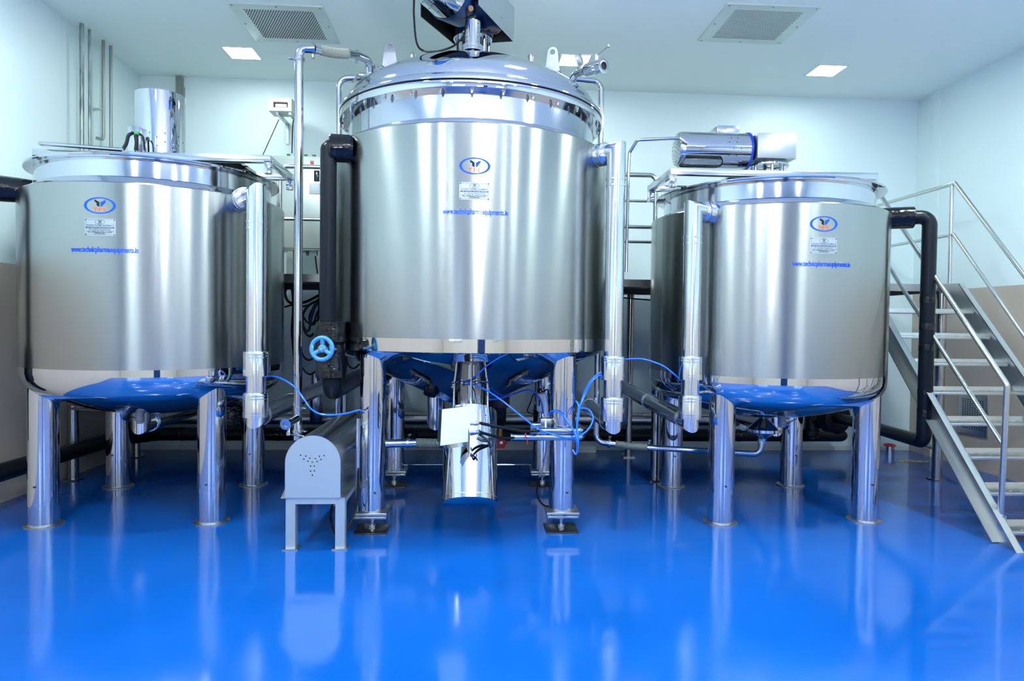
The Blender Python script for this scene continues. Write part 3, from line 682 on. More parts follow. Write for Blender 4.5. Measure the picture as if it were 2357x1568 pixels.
b = B(); clamp(b, (xP, yP, W(687, 939, y=yP).z), (0, 0, 1), rP, (1, -.3, 0)); b.build('clamp', 'tube', parent=t)
b = B(); clamp(b, (xP, yP, W(687, 992, y=yP).z), (0, 0, 1), rP, (1, -.3, 0)); b.build('clamp', 'tube', parent=t)
# sample valve on the riser
s0 = V((xP, yP, W(687, 962, y=yP).z)); s1 = W(659, 976, y=4.93)
vv = B().cyl(s0, s1, .030, 24).build('sample_valve', 'tube', parent=t)
dv = (s1-s0).normalized(); B().pipe(s1-dv*.004, s1+dv*.014, .040, .020).build('valve_ferrule', 'polished', parent=vv)
hb = W(664, 1000, y=4.95); B().cyl(s1-dv*.05, hb, .012, 12).cyl(hb+V((0, 0, .02)), hb-V((0, 0, .006)), .016, 12).tube([hb, W(690, 1003, y=5.0), W(705, 1006, y=5.02)], .006, 8).build('valve_lever', 'tube', parent=vv)
# transfer line from the riser foot to the homogeniser
zL = W(920, 1020, y=5.25).z
t = thing('transfer_pipe', (W(920, 1020, y=5.25).x, 5.25, 0), 'low polished pipe with clear ribbed hose, behind the front left leg of the centre tank', 'pipe', 'bare polished process pipes')
a0 = V((xP, yP, zA+.01)); a1 = V((xP+.01, yP+.02, zL)); a2 = W(957, 1020, y=5.27); a3 = W(1040, 1021, y=5.3)
B().tube([a0, a1, V((a2.x, 5.25, zL))], rP, 24, .06, 7).build('pipe', 'tube', parent=t)
pts = catmull([V((a2.x, 5.25, zL)), W(1000, 1021, y=5.27), a3], 66); B().tube(pts, rP*1.15, 20, rad=lambda s: rP*(1.16+.05*math.cos(s*PI*2*24))).build('ribbed_hose', 'clear_hose', parent=t)
b = B(); clamp(b, (W(939, 1020, y=5.25).x, 5.25, zL), (1, 0, 0), rP, (.2, -.2, 1)); b.build('clamp', 'tube', parent=t)
# vent pipes hooked over the lid on both sides
yU = 6.05; rU = .0255
xU = W(781, 250, y=yU).x; zU = W(800, 181, y=yU).z; xi = W(850, 181, y=yU).x
t = thing('process_pipe', (xU, yU, 0), 'thinner polished pipe hooked into the lid from the left, behind the black pipe collar', 'pipe', 'bare polished process pipes')
B().tube([(xi, yU-.05, zU-.0), (xU, yU, zU), (xU, yU, .62), (xU, 7.3, .55)], rU, 24, .08, 8).build('pipe', 'tube', parent=t)
q = W(826, 172, y=5.85); B().cyl(q, q+V((.10, .02, -.0)), .022, 16).tube([q+V((.0, 0, 0)), W(812, 188, y=5.75)], .009, 8).build('relief_lever', 'satin', parent=t)
xU2 = W(1383, 270, y=yU).x; zU2 = W(1360, 187, y=yU).z; xi2 = W(1310, 184, y=yU).x; zE = W(1384, 1018, y=yU).z
c0 = W(1417, 1023, y=6.0); c1 = W(1490, 1030, y=5.92)
cn = W(1752, 1046, y=5.70); cu_ = W(1752, 1008, y=5.70)
t = thing('process_pipe', (xU2, yU, 0), 'polished pipe hooked into the lid from the right and run low to the cone strainer', 'pipe', 'bare polished process pipes')
B().tube([(xi2, yU-.05, zU2), (xU2, yU, zU2), (xU2, yU, zE), c0], rU, 24, .08, 8).build('riser', 'tube', parent=t)
B().tube(catmull([c0, (c0+c1)/2+V((0, 0, -.004)), c1], 66), rU*1.2, 20, rad=lambda s: rU*(1.28+.03*math.cos(s*PI*2*24))).build('clear_hose', 'clear_hose', parent=t)
B().tube([c1, cn, cu_], rU, 24, .07, 8).build('strainer_pipe', 'tube', parent=t)
for q, wg in ((W(1402, 1021, y=6.02), (.1, -.2, 1)), (W(1492, 1030, y=5.92), (.1, -.2, 1))):
    b = B(); clamp(b, q, (1, 0, 0), rU*1.15, wg); b.build('clamp', 'tube', parent=t)
b = B(); clamp(b, W(1752, 1017, y=5.7), (0, 0, 1), rU, (-1, -.2, 0)); b.build('clamp', 'tube', parent=t)
# cone strainer under the right tank
q = W(1756, 1008, y=5.69); z = lambda v: W(1756, v, y=5.69).z
t = thing('cone_strainer', (q.x, 5.69, 0), 'double cone steel strainer hanging under the right tank', 'strainer')
B().rev([(.026, z(957)), (.028, z(962)), (.135, z(988)-.0)], (q.x, 5.69, 0), n=48).build('upper_cone', 'dark_mirror', parent=t)
B().rev([(.135, z(991)), (.028, z(1010)), (.026, z(1016))], (q.x, 5.69, 0), n=48).build('lower_cone', 'mirror', parent=t)
b = B(); ring(b, (q.x, 5.69, z(989.5)), (0, 0, 1), .125, .024, .02, 48); b.cyl((q.x-.14, 5.66, z(989.5)), (q.x-.20, 5.62, z(985)), .008, 8); b.torus((q.x-.20, 5.62, z(983)), (0, 1, 0), .016, .004, 16, 6); b.build('cone_clamp', 'polished', parent=t)
# small plastic gland boxes under the side tanks
for u, v, y, c, lab in ((322, 962, 5.35, TL, 'left'), (1800, 972, 5.5, TR, 'right')):
    q = W(u, v, y=y); b = B(); b.rev([(.024, .045), (.03, .03), (.034, .0), (.034, -.018), (.028, -.022), (.026, -.04), (.018, -.045)], q, (0, 0, 1), n=24); b.cyl(q+V((0, 0, .04)), q+V((0, 0, .16)), .010, 10)
    b.build('temperature_sensor', 'sensor', parent=c)
B().tube([W(1833, 964, y=5.7), W(1812, 974, y=5.52), W(1801, 968, y=5.5)], .004, 6, smooth=True).build('sensor_cable', 'cable', parent=TR)
B().tube([W(285, 945, y=5.7), W(300, 960, y=5.4), W(318, 960, y=5.35)], .004, 6, smooth=True).build('sensor_cable', 'cable', parent=TL)
# thin drain tube looping from the left tank to the wall column
B().tube([(W(165, 941, y=6.3).x, 6.3, W(165, 941, y=6.3).z), W(240, 945, y=5.9), W(300, 938, y=5.8)], .012, 10, .03, 4).build('drain_tube', 'tube', parent=TL)

# ---- small pipes on the left wall
M['conduit'] = mat('grey_conduit', '#8f9791', .4, .6)
cond = [((188, 75), (185, 345), .0, .0195, 'zinc', 'leftmost and tallest of the four thin pipes on the left wall'), ((206, 88), (201, 345), .0, .013, 'zinc', 'second pipe from the left on the left wall, thinner than its neighbours'),
        ((238, 120), (231, 318), .0, .0155, 'conduit', 'third pipe from the left on the left wall, hooked at its foot'), ((255, 121), (247, 345), .0, .0155, 'conduit', 'rightmost of the four thin pipes on the left wall')]
for i, (a, c, off, r, m, lab) in enumerate(cond):
    xw = XL+.10; p = W(a[0], a[1], x=xw); yy = p.y
    b = B(); z1 = min(ZC-.0, p.z+.15); z0 = W(c[0], c[1], x=xw).z
    if i == 2: b.tube([(xw, yy, ZC), (xw, yy, z0), (xw, yy-.12, z0-.015)], r, 14, .05, 5)
    else: b.tube([(xw, yy, ZC), (xw, yy, 1.7)], r, 14)
    t = thing('wall_pipe', (xw, yy, 1.7), lab, 'pipe', 'thin vertical pipes on the left wall')
    b.build('pipe', m, parent=t)
    B().box((xw-.05, yy, 2.4 if i != 2 else z0+.3), (.10, .03, .02)).build('pipe_bracket', 'satin', parent=t)
q = W(411, 185, y=8.03); single(B().box2((q.x-.03, 8.02, 2.2), (q.x+.035, 8.088, ZC-.01), bev=.004).box2((q.x+.02, 8.03, 2.6), (q.x+.05, 8.088, 4.15)), 'cable_trunking', 'conduit', (q.x, 8.06, 2.2), 'grey cable trunking rising up the back wall behind the motor tower', 'cable trunking')
# ---------------------------------------------------------------- bridges and motors on top of the side tanks
def dots(b, pts, r=.004, m=None):
    for p in pts: b.sph(p, r, n=6)
def holes_part(name, pts, nrm, r, parent):
    """small punched holes as dark discs just proud of the sheet: one object"""
    b = B()
    for p, n_ in zip(pts, nrm): b.rev([(r, 0), (r, .0012)], p, n_, n=10)
    return b.build(name, 'hole', parent=parent)
# right tank
yf, yb = 5.32, 5.98
t = thing('agitator_bridge', (CR[0], CR[1], 2.59), 'polished steel channel bridge lying across the rim of the right tank', 'bridge', 'bridges across the side tanks')
xa, xb_ = W(1544, 387, y=yf).x, W(2022, 401, y=yf).x; zt = W(1544, 386, y=yf).z; h = .052
xl = W(1521, 403, y=yb).x
for y, nm in ((yf, 'front_channel'), (yb, 'rear_channel')):
    xs0 = xa if y == yf else xa-.0
    B().box2((xs0, y, zt-h), (xb_, y+.06, zt), bev=.003).build(nm, 'panel_pol', parent=t)
B().box2((xa, yf+.062, zt-h), (xa+.05, yb-.002, zt-.001), bev=.003).build('end_channel', 'panel_pol', parent=t)
for x, y in ((xa, yf), (xa, yb)): B().box2((x, y, 2.592), (x+.05, y+.055, zt-h), bev=.002).build('foot', 'polished', parent=t)
for x, y in ((xb_-.07, yf), (xb_-.07, yb)): B().box2((x, y, 2.592), (x+.07, y+.055, zt-h*.9), bev=.002).build('foot', 'polished', parent=t)
zdk = zt+.004
B().box2((xa+.55, yf+.06, zt-.02), (xb_-.35, yb, zt+.002)).build('mounting_plate', 'polished', parent=t)
# its drive: horizontal motor, blue flange, steel gearbox cover, lantern
ym = 5.66
gx = W(1768, 380, y=ym).x; zr = W(1768, 376, y=ym).z
t = thing('agitator_drive', (gx, ym, zt), 'horizontal polished motor with blue flange and boxed gearbox on the right tank', 'motor')
B().rev([(.165, 0), (.165, .016), (.06, .016)], (gx, ym, zt+.004), n=48).build('base_flange', 'polished', parent=t)
lr = B(); lr.rev([(.105, 0), (.165, 0), (.165, .012), (.105, .012)], (gx, ym, zr-.035), n=48, closed=True); lr.build('lantern_flange', 'polished', parent=t)
for k in range(6):
    a = k*PI/3+.35; B().cyl((gx+.135*math.cos(a), ym+.135*math.sin(a), zt+.02), (gx+.135*math.cos(a), ym+.135*math.sin(a), zr-.034), .012, 12).build('spacer_post', 'tube', parent=t)
B().rev([(.055, 0), (.055, .03), (.042, .03), (.042, .12)], (gx, ym, zt+.016), n=32).build('bearing_housing', 'tube', parent=t)
yfb = 5.48; g0 = W(1745, 305, y=yfb); g1 = W(1833, 366, y=yfb); gz0, gz1 = g1.z, g0.z
B().box2((g0.x, yfb, gz0), (g1.x, yfb+.36, gz1), bev=.006).build('gearbox_cover', 'panel', parent=t)
mz = W(1640, 347, y=ym).z; mr = .146; mx0, mx1 = W(1569, 347, y=ym).x, W(1715, 347, y=ym).x
B().rev([(mr, 0), (mr, mx1-mx0)], (mx0, ym, mz), (1, 0, 0), n=64, cap1=False, cap0=False).build('motor_cover', 'mirror', parent=t)
ec = B().rev([(mr, 0), (mr*.985, -.02), (mr*.9, -.045), (mr*.5, -.06), (.0, -.064)], (mx0, ym, mz), (1, 0, 0), n=64, cap0=False); ecp = ec.build('perforated_end_cap', 'panel_pol', parent=t)
pts, nr = [], []
for k, rr in enumerate((.03, .055, .08, .1, .12)):
    for j in range(5+5*k):
        a = 2*PI*j/(5+5*k); xx = -.064+(.019*(rr/.12)**2.6); pts.append(V((mx0+xx+.0005-.001, ym+rr*math.cos(a), mz+rr*math.sin(a)))); nr.append(V((-1, 0, 0)))
holes_part('cap_perforations', pts, nr, .0032, ecp)
B().rev([(mr+.008, 0), (mr+.008, .016), (.08, .016)], (mx1, ym, mz), (1, 0, 0), n=64).build('blue_flange', 'bright_blue', parent=t)
B().rev([(.10, .016), (.07, .04), (.075, .09), (.11, .10), (.11, .12)], (mx1, ym, mz), (1, 0, 0), n=40).build('gearbox_neck', 'navy', parent=t)
q0 = W(1651, 288, y=5.60); q1 = W(1702, 308, y=5.60)
B().box2((q0.x, 5.60, mz+mr*.8), (q1.x, 5.82, q0.z), bev=.005).build('terminal_box', 'panel_pol', parent=t)
pts, nr = [], []
for u, vs in ((1678, (328, 358)), (1696, (328, 358)), (1688, (343,)), (1705, (343,)), (1684, (374,)), (1702, (374,)), (1684, (317,)), (1700, (317,))):
    for v in vs:
        p = W(u, v, y=ym-mr*.9); a = math.asin(max(-1, min(1, (p.z-mz)/mr))); n_ = V((0, -math.cos(a), math.sin(a))); pts.append(V((p.x, ym, mz))+n_*mr); nr.append(n_)
holes_part('cover_perforations', pts, nr, .0042, t)
# conduit from the motor down to the trunking beside the clad pipe
c = [W(1580, 332, y=5.5), W(1564, 318, y=5.5), W(1467, 322, y=5.55), W(1449, 352, y=5.6), W(1446, 400, y=5.6), (W(1446, 400, y=5.6).x, 5.62, 1.94)]
ct = thing('cable_conduit', V(c[-1]), 'thin bent steel conduit from the right motor down behind the centre clad pipe', 'conduit')
B().tube(c[1:], .013, 12, .03, 5).build('conduit', 'tube', parent=ct)
B().tube([c[1]-V((0, 0, 0)), W(1576, 326, y=5.5), W(1583, 330, y=5.5)], .014, 10, smooth=True).build('flexible_end', 'satin', parent=ct)

# left tank
yf, yb = 5.38, 6.02
t = thing('agitator_bridge', (CL[0], CL[1], 2.63), 'polished steel channel bridge lying across the rim of the left tank', 'bridge', 'bridges across the side tanks')
xa, xb_ = W(73, 336, y=yf).x, W(622, 360, y=yf).x; zt = W(350, 350, y=yf).z; h = .055
for y, nm in ((yf, 'front_channel'), (yb, 'rear_channel')): B().box2((xa, y, zt-h), (xb_, y+.06, zt), bev=.003).build(nm, 'panel_pol', parent=t)
B().box2((xb_-.05, yf+.062, zt-h), (xb_, yb-.002, zt-.001), bev=.003).build('end_channel', 'panel_pol', parent=t)
for x, y in ((xb_-.05, yf), (xb_-.05, yb), (xa, yf), (xa, yb)): B().box2((x, y, 2.632), (x+(.05 if x > CL[0] else .25), y+.055, zt-h*.8), bev=.002).build('foot', 'polished', parent=t)
B().box2((xa+.30, yf+.055, zt-.02), (xb_-.30, yb, zt+.002)).build('mounting_plate', 'polished', parent=t)
t = thing('agitator_drive', (CL[0], CL[1], zt), 'upright polished cylindrical motor tower with slanted top on the left tank', 'motor')
r = .187; zq = W(372, 212, y=CL[1]-.1).z; b = B(); N = 72
lo = [b.bm.verts.new((CL[0]+r*math.cos(2*PI*i/N), CL[1]+r*math.sin(2*PI*i/N), zt+.003)) for i in range(N)]
hi = [b.bm.verts.new((CL[0]+r*math.cos(2*PI*i/N), CL[1]+r*math.sin(2*PI*i/N), zq)) for i in range(N)]
b._bridge(lo, hi); b.bm.faces.new(hi); b.build('motor_cover', 'mirror', parent=t)
pts, nr = [], []
for u, vs in ((331, (316, 336)), (344, (305, 325)), (361, (315, 335)), (380, (307, 327)), (397, (321, 341)), (411, (315, 335)), (421, (329,))):
    for v in vs:
        p = Wc(u, v, CL, r); n_ = V((p.x-CL[0], p.y-CL[1], 0)).normalized(); pts.append(p); nr.append(n_)
holes_part('cover_perforations', pts, nr, .0045, t)
q0 = W(293, 289, y=5.5); q1 = W(319, 345, y=5.5)
j = B().box2((q0.x, 5.5, zt), (q1.x, 5.72, q0.z), bev=.004).build('side_box', 'panel_pol', parent=t)
B().box(W(315, 307, y=5.47), (.035, .05, .028), bev=.004).build('box_connector', 'green', parent=j)
B().tube([W(306, 306, y=5.45), W(296, 312, y=5.42), W(291, 330, y=5.40), W(283, 344, y=5.38)], .013, 10, smooth=True).build('connector_cable', 'cable', parent=j)
B().tube([W(322, 308, y=5.45), W(330, 318, y=5.44), W(333, 346, y=5.43)], .008, 8, smooth=True).build('connector_cable', 'cable', parent=j)
B().tube([W(312, 312, y=5.46), W(314, 330, y=5.46), W(312, 346, y=5.46)], .013, 8, smooth=True).build('connector_cable', 'cable', parent=j)
ct = thing('cable_conduit', W(185, 338, y=5.33), 'grey steel conduit lying along the front of the left tank bridge', 'conduit')
B().tube([W(100, 334, y=5.75), W(92, 330, y=5.33), W(282, 345, y=5.33)], .0155, 14, .03, 5).build('conduit', 'tube', parent=ct)

# ---------------------------------------------------------------- on the lid of the centre tank
zc = 3.592
t = thing('agitator_drive', (CX, CY, zc), 'blue gearbox under a steel hood with slanting motor above the centre tank lid', 'motor')
zr = W(1085, 92, y=CY).z
B().rev([(.155, -.06), (.155, .0), (.12, .012), (.06, .012)], (CX, CY, zc+.01), n=48).build('base_flange', 'polished', parent=t)
B().rev([(.10, 0), (.158, 0), (.158, .014), (.10, .014)], (CX, CY, zr), n=48, closed=True).build('lantern_flange', 'polished', parent=t)
for k in range(6):
    a = k*PI/3+.2; B().cyl((CX+.13*math.cos(a), CY+.13*math.sin(a), zc), (CX+.13*math.cos(a), CY+.13*math.sin(a), zr), .017, 14).build('spacer_post', 'tube', parent=t)
B().rev([(.05, 0), (.05, zr-zc+.05)], (CX, CY, zc), n=24).build('shaft_housing', 'dark', parent=t)
zhd = zr+.03
A_, D_ = W(967, 38, z=zhd), W(1102, 11, z=zhd); C_, B_ = W(1183, 96, z=zhd), W(1046, 104, z=zhd)
hd = B(); zt_ = ZC-.16; c4 = [A_, B_, C_, D_]; th_ = .004; cen = sum(c4, V())/4
for i in range(4):
    p, q = c4[i], c4[(i+1) % 4]
    if i == 3: continue
    n_ = V((q.y-p.y, -(q.x-p.x), 0)).normalized(); 
    if n_.dot(cen-p) < 0: n_ = -n_
    hd.prism([p, q, V((q.x, q.y, zt_)), V((p.x, p.y, zt_))], n_*th_)
hd.prism([V((p.x, p.y, zt_)) for p in c4], (0, 0, .004))
# front side of the hood only covers the right-hand part, the motor leaves through the rest
p, q = D_, D_+(A_-D_)*.42; hd.prism([V((p.x, p.y, zhd+.06)), V((q.x, q.y, zhd+.06)), V((q.x, q.y, zt_)), V((p.x, p.y, zt_))], (0, .004, 0))
hd.build('hood', 'panel_pol', parent=t)
hl_ = B()  # added dark sheets that put the shade inside the hood into colour
for i in (0, 1, 2):
    p, q = c4[i]+(cen-c4[i])*.022, c4[(i+1) % 4]+(cen-c4[(i+1) % 4])*.022
    hl_.prism([p+V((0, 0, .002)), q+V((0, 0, .002)), V((q.x, q.y, zt_-.006)), V((p.x, p.y, zt_-.006))], (cen-(p+q)/2).normalized()*.003)
hl_.prism([V((p.x, p.y, zt_-.004)) for p in c4], (0, 0, .002))
hl_.build('hood_inside_shade', 'dark', parent=t)
gb = B(); gc = V((cen.x, cen.y, 0))
gb.rev([(.13, 0), (.15, .02), (.15, .05), (.12, .09), (.13, .16), (.17, .2), (.17, .34), (.12, .40)], (CX+.015, CY, zr+.014), n=40)
gb.rev([(.062, -.03), (.075, -.02), (.075, .03), (.09, .06)], (CX+.15, CY-.12, zr+.06), n=28)
gb.box((cen.x+.02, cen.y+.03, zr+.24), (.34, .42, .26), rz=-.35, bev=.05)
gb.build('gearbox', 'blue_paint', parent=t)
B().pipe((CX+.15, CY-.12, zr+.026), (CX+.15, CY-.12, zr+.034), .064, .048).build('bronze_ring', 'rust', parent=t)
mz = zr+.30; ma = V((-.42, -.90, .02)).normalized(); m0 = W(1030, -8, y=5.12); mz = m0.z
B().rev([(.12, -.24), (.15, -.10), (.168, -.02), (.168, .015), (.15, .015)], m0, ma, n=48).build('motor_flange', 'blue_paint', parent=t)
B().rev([(.165, 0), (.165, .62), (.15, .66)], m0+ma*.02, ma, n=64).build('motor_cover', 'mirror', parent=t)
B().rev([(.02, 0), (.02, .07)], m0+V((.16, .02, -.08)), (.2, -1, -.3), n=14).build('flange_bolt', 'rust', parent=t)
pts, nr = [], []
u1 = V((0, 0, 1)).cross(ma).normalized(); w1 = ma.cross(u1)
for k in range(7):
    for s in (.12, .22):
        a = PI*.95+k*.28; n_ = (u1*math.cos(a)+w1*math.sin(a)); n_ = n_ if n_.z < .2 else -n_; pts.append(m0+ma*(s+.05*(k % 2))+n_*.1655); nr.append(n_)
holes_part('cover_perforations', pts, nr, .005, t)
# inspection lamp on the lid
q = W(1088, 107, y=5.14); rl = .056; zl0 = dome_z(math.hypot(q.x-CX, 5.14-CY)); zq0 = W(1088, 107, y=5.14).z; zq1 = W(1088, 51, y=5.14).z
t = thing('inspection_lamp', (q.x, 5.14, zl0), 'small perforated cylinder lamp standing upright on the front of the domed lid', 'lamp')
B().rev([(.040, 0), (.045, .02), (.062, zq0-zl0-.045), (.062, zq0-zl0-.04)], (q.x, 5.14, zl0-.03), n=40).build('socket', 'mirror', parent=t)
B().rev([(.060, 0), (.078, 0), (.078, .018), (.074, .02), (.078, .022), (.078, .042), (.058, .044)], (q.x, 5.14, zq0-.044), n=40).build('flange', 'mirror', parent=t)
B().rev([(rl, 0), (rl, zq1-zq0), (rl-.004, zq1-zq0+.003)], (q.x, 5.14, zq0), n=40).build('housing', 'tube', parent=t)
pts, nr = [], []
for k in range(5):
    for a in (-.82, .78): n_ = V((math.sin(a), -math.cos(a), 0)); pts.append(V((q.x, 5.14, zq0+.022+k*(zq1-zq0-.04)/4.2))+n_*rl); nr.append(n_)
holes_part('housing_perforations', pts, nr, .0038, t)
B().rev([(.018, 0), (.019, .018), (.012, .024)], (q.x, 5.14, zq1), n=6).build('cable_gland', 'white', parent=t)
B().tube([V((q.x, 5.14, zq1+.02)), W(1094, 36, y=5.15), W(1084, 36, y=5.18), W(1074, 47, y=5.22), W(1070, 75, y=5.24), W(1060, 92, y=5.26), W(1040, 108, y=5.25), W(1005, 118, y=5.2), W(975, 117, y=5.15), W(959, 98, y=5.05), W(953, 40, y=4.9), W(953, 5, y=4.8), W(955, -40, y=4.7)], .0075, 10, smooth=True, seg=8).build('lamp_cable', 'cable', parent=t)
# charging port with ball valve, lever and gauge, right side of the lid
t = thing('charging_valve', W(1335, 178, y=5.35), 'slanted open steel pipe stub with lever valve on the right of the lid', 'valve')
p0, p1, p2 = W(1316, 185, y=5.42), W(1346, 163, y=5.28), W(1390, 151, y=5.12)
B().tube([p0, W(1325, 172, y=5.4), p1], .030, 24, .04, 5).build('port_pipe', 'tube', parent=t)
d_ = (p2-p1).normalized(); vb_ = B().rev([(.030, 0), (.048, .02), (.05, .03), (.05, .155), (.044, .17)], p1, d_, n=32).build('valve_body', 'polished', parent=t)
L_ = (p2-p1).length; B().rev([(.030, L_-.055), (.056, L_-.05), (.056, L_-.002), (.05, L_), (.030, L_), (.030, L_-.02)], p1, d_, n=32).build('open_ferrule', 'polished', parent=t)
B().rev([(.0285, L_-.03), (.0285, L_-.012)], p1, d_, n=24).build('port_opening', 'hole', parent=t)
s0 = p1+d_*.12+V((0, 0, .045)); B().cyl(s0, s0+V((.0, 0, .05)), .016, 14).build('valve_stem', 'satin', parent=vb_)
B().tube([s0+V((0, 0, .045)), W(1400, 107, y=5.0)], .0055, 8).sph(W(1401, 106, y=5.0), .012, n=10).build('lever', 'satin', parent=vb_)
q = W(1333, 138, y=5.36); g = B().rev([(.045, -.018), (.048, -.014), (.048, .014), (.04, .022)], q, (.9, -.45, .25), n=28).build('gauge', 'satin', parent=t)
B().cyl(q-V((0, 0, .04)), W(1331, 165, y=5.36), .010, 10).build('gauge_stem', 'tube', parent=g)

# ---------------------------------------------------------------- bottom homogeniser, leaning towards the viewer
ad = V((0, .454, .891)).normalized(); bc = W(1081, 1158, y=4.72); r = .192
t = thing('bottom_homogeniser', (bc.x, bc.y+.2, .3), 'leaning polished motor housing hanging under the cone of the centre tank', 'motor')
hl = .66
B().rev([(r, 0), (r, hl), (r-.006, hl)], bc, ad, n=72, cap1=True).build('motor_housing', 'mirror', parent=t)
b = B(); ring(b, bc+ad*.03, ad, r-.001, .004, .0022, 72); b.build('housing_seam', 'satin', parent=t)
B().rev([(r*.999, -.002), (r*.93, -.006), (.0, -.016)], bc, ad, n=72).build('housing_bottom', 'mirror', parent=t)
hc = bc+ad*hl
B().rev([(.12, 0), (.12, .20)], hc, ad, n=40).build('motor_neck', 'dark_mirror', parent=t)
B().rev([(.12, .19), (.155, .195), (.155, .22), (.12, .225)], hc, ad, n=48).build('upper_flange', 'mirror', parent=t)
B().rev([(.075, .22), (.075, .30)], hc, ad, n=32).build('seal_housing', 'dark_mirror', parent=t)
u1 = V((1, 0, 0)); w1 = ad.cross(u1)
for k in range(8):
    a = 2*PI*k/8+.3; p = hc+ad*.19+(u1*math.cos(a)+w1*math.sin(a))*.14; B().rev([(.011, -.014), (.011, 0)], p, ad, n=6).build('flange_bolt', 'satin', parent=t)
for k in range(3):
    a = -PI/2-.9+k*.9; p = hc+(u1*math.cos(a)+w1*math.sin(a))*.155; B().cyl(p, p+ad*.19, .008, 8).build('tie_rod', 'tube', parent=t)
pts, nr = [], []
for u, v in ((1113, 949), (1140, 967), (1113, 969), (1113, 990), (1141, 1044)):
    x_ = (u-1081)/57.0; a = math.asin(max(-.97, min(.97, x_))); n_ = (u1*math.sin(a)-w1*math.cos(a)*(1 if w1.y > 0 else -1)); n_.normalize()
    s = ((1158-v)/213.0)*hl; pts.append(bc+ad*s+n_*r); nr.append(n_)
holes_part('housing_screws', pts, nr, .004, t)
# control box on the homogeniser: flat square cover facing the camera
yq = 4.52
c4 = [W(1018, 943, y=yq-.05), W(1079, 935, y=yq+.02), W(1077, 1017, y=yq+.02), W(1014, 1026, y=yq-.05)]
t = thing('terminal_box', sum(c4, V())/4, 'pale square terminal box cover on the front of the bottom motor', 'box')
n_ = (c4[1]-c4[0]).cross(c4[3]-c4[0]).normalized(); n_ = n_ if n_.y < 0 else -n_
b = B().prism(c4, -n_*.006); b.build('cover', 'panel_white', parent=t)
ins = [c+(sum(c4, V())/4-c)*.09 for c in c4]
B().prism([p-n_*.006 for p in ins], -n_*.085).build('housing', 'dark', parent=t)
lo_ = [c4[3]-n_*.006, c4[2]-n_*.006]; B().prism([lo_[0], lo_[1], lo_[1]-n_*.10+V((.03, 0, -.045)), (lo_[0]+lo_[1])/2-n_*.10+V((-.01, 0, -.05)), lo_[0]-n_*.10+V((.03, 0, -.035))], V((0, 0, -.003))).build('drip_tray', 'polished', parent=t)
for v, m in ((976, 'satin'), (996, 'satin')):
    p = W(1084, v, y=4.50); q = W(1104, v-1.5, y=4.46); B().cyl(p, q, .011, 10).cyl(p+(q-p)*.45, p+(q-p)*.7, .015, 6).build('air_fitting', m, parent=t)
B().tube([W(1083, 1000, y=4.49), W(1100, 997, y=4.47), W(1104, 990, y=4.47)], .008, 8).build('fitting_tail', 'bright_blue', parent=t)
# strap bracket gripping the housing
t2 = B().tube([W(1103, 1000, y=4.50), W(1124, 1014, y=4.52)], .009, 8).tube([W(1098, 1008, y=4.50), W(1110, 1014, y=4.50), W(1124, 1015, y=4.53), W(1128, 1010, y=4.56)], .010, 8, smooth=True).tube([W(1124, 1014, y=4.53), W(1129, 1030, y=4.56)], .009, 8)
t2.build('bracket_arm', 'dark', parent=t)
# thin air pipe clamped down the right of the housing
p = W(1129, 1012, y=4.55); q = W(1136, 1152, y=4.47)
# two bent steel pipes looping round the front right leg of the centre tank, with their black hoses
la = math.atan2(-1, 1); lx, ly = CX+.970*math.cos(-PI/4), CY+.970*math.sin(-PI/4)
for v, ul, lab in ((993, 1236, 'upper of two bent steel pipes wrapped round the front right leg of the centre tank'), (1008, 1176, 'lower of two bent steel pipes wrapped round the front right leg of the centre tank')):
    y0 = ly-.135; zz_ = W(1290, v-1, y=y0).z; rr = .0225; xL = W(ul, v, y=y0).x; xR = lx+.125
    t = thing('guide_pipe', (lx, y0, zz_), lab, 'pipe', 'bent guide pipes on the leg')
    B().tube([(xL, y0, zz_), (xR, y0, zz_), (xR, ly+.13, zz_), (xR-.35, ly+.13, zz_)], rr, 20, .05, 8).build('pipe', 'tube', parent=t)
    b = B(); ring(b, (xL+.004, y0, zz_), (1, 0, 0), rr, .01, .003); b.build('pipe_collar', 'satin', parent=t)
    st = W(1104, 974 if v == 993 else 995, y=4.46); end = V((xL+.03, y0, zz_))
    hs = thing('black_hose', st, ('upper' if v == 993 else 'lower')+' black rubber hose from the bottom motor box into the guide pipe', 'hose', 'black rubber hoses')
    B().tube([st, st+(end-st)*.35+V((0, 0, -.012)), st+(end-st)*.7+V((0, 0, -.018)), end], .0105, 12, smooth=True).build('hose', 'cable', parent=hs)
single(B().tube([W(1210, 996, y=4.79), W(1209, 1004, y=4.785), W(1213, 1012, y=4.785), W(1214, 1022, y=4.785)], .004, 6, smooth=True).sph(W(1210, 1001, y=4.785), .009, n=8), 'red_tag', 'red', W(1211, 1008, y=4.79), 'scrap of red tape tied round the lower guide pipe', 'tag')
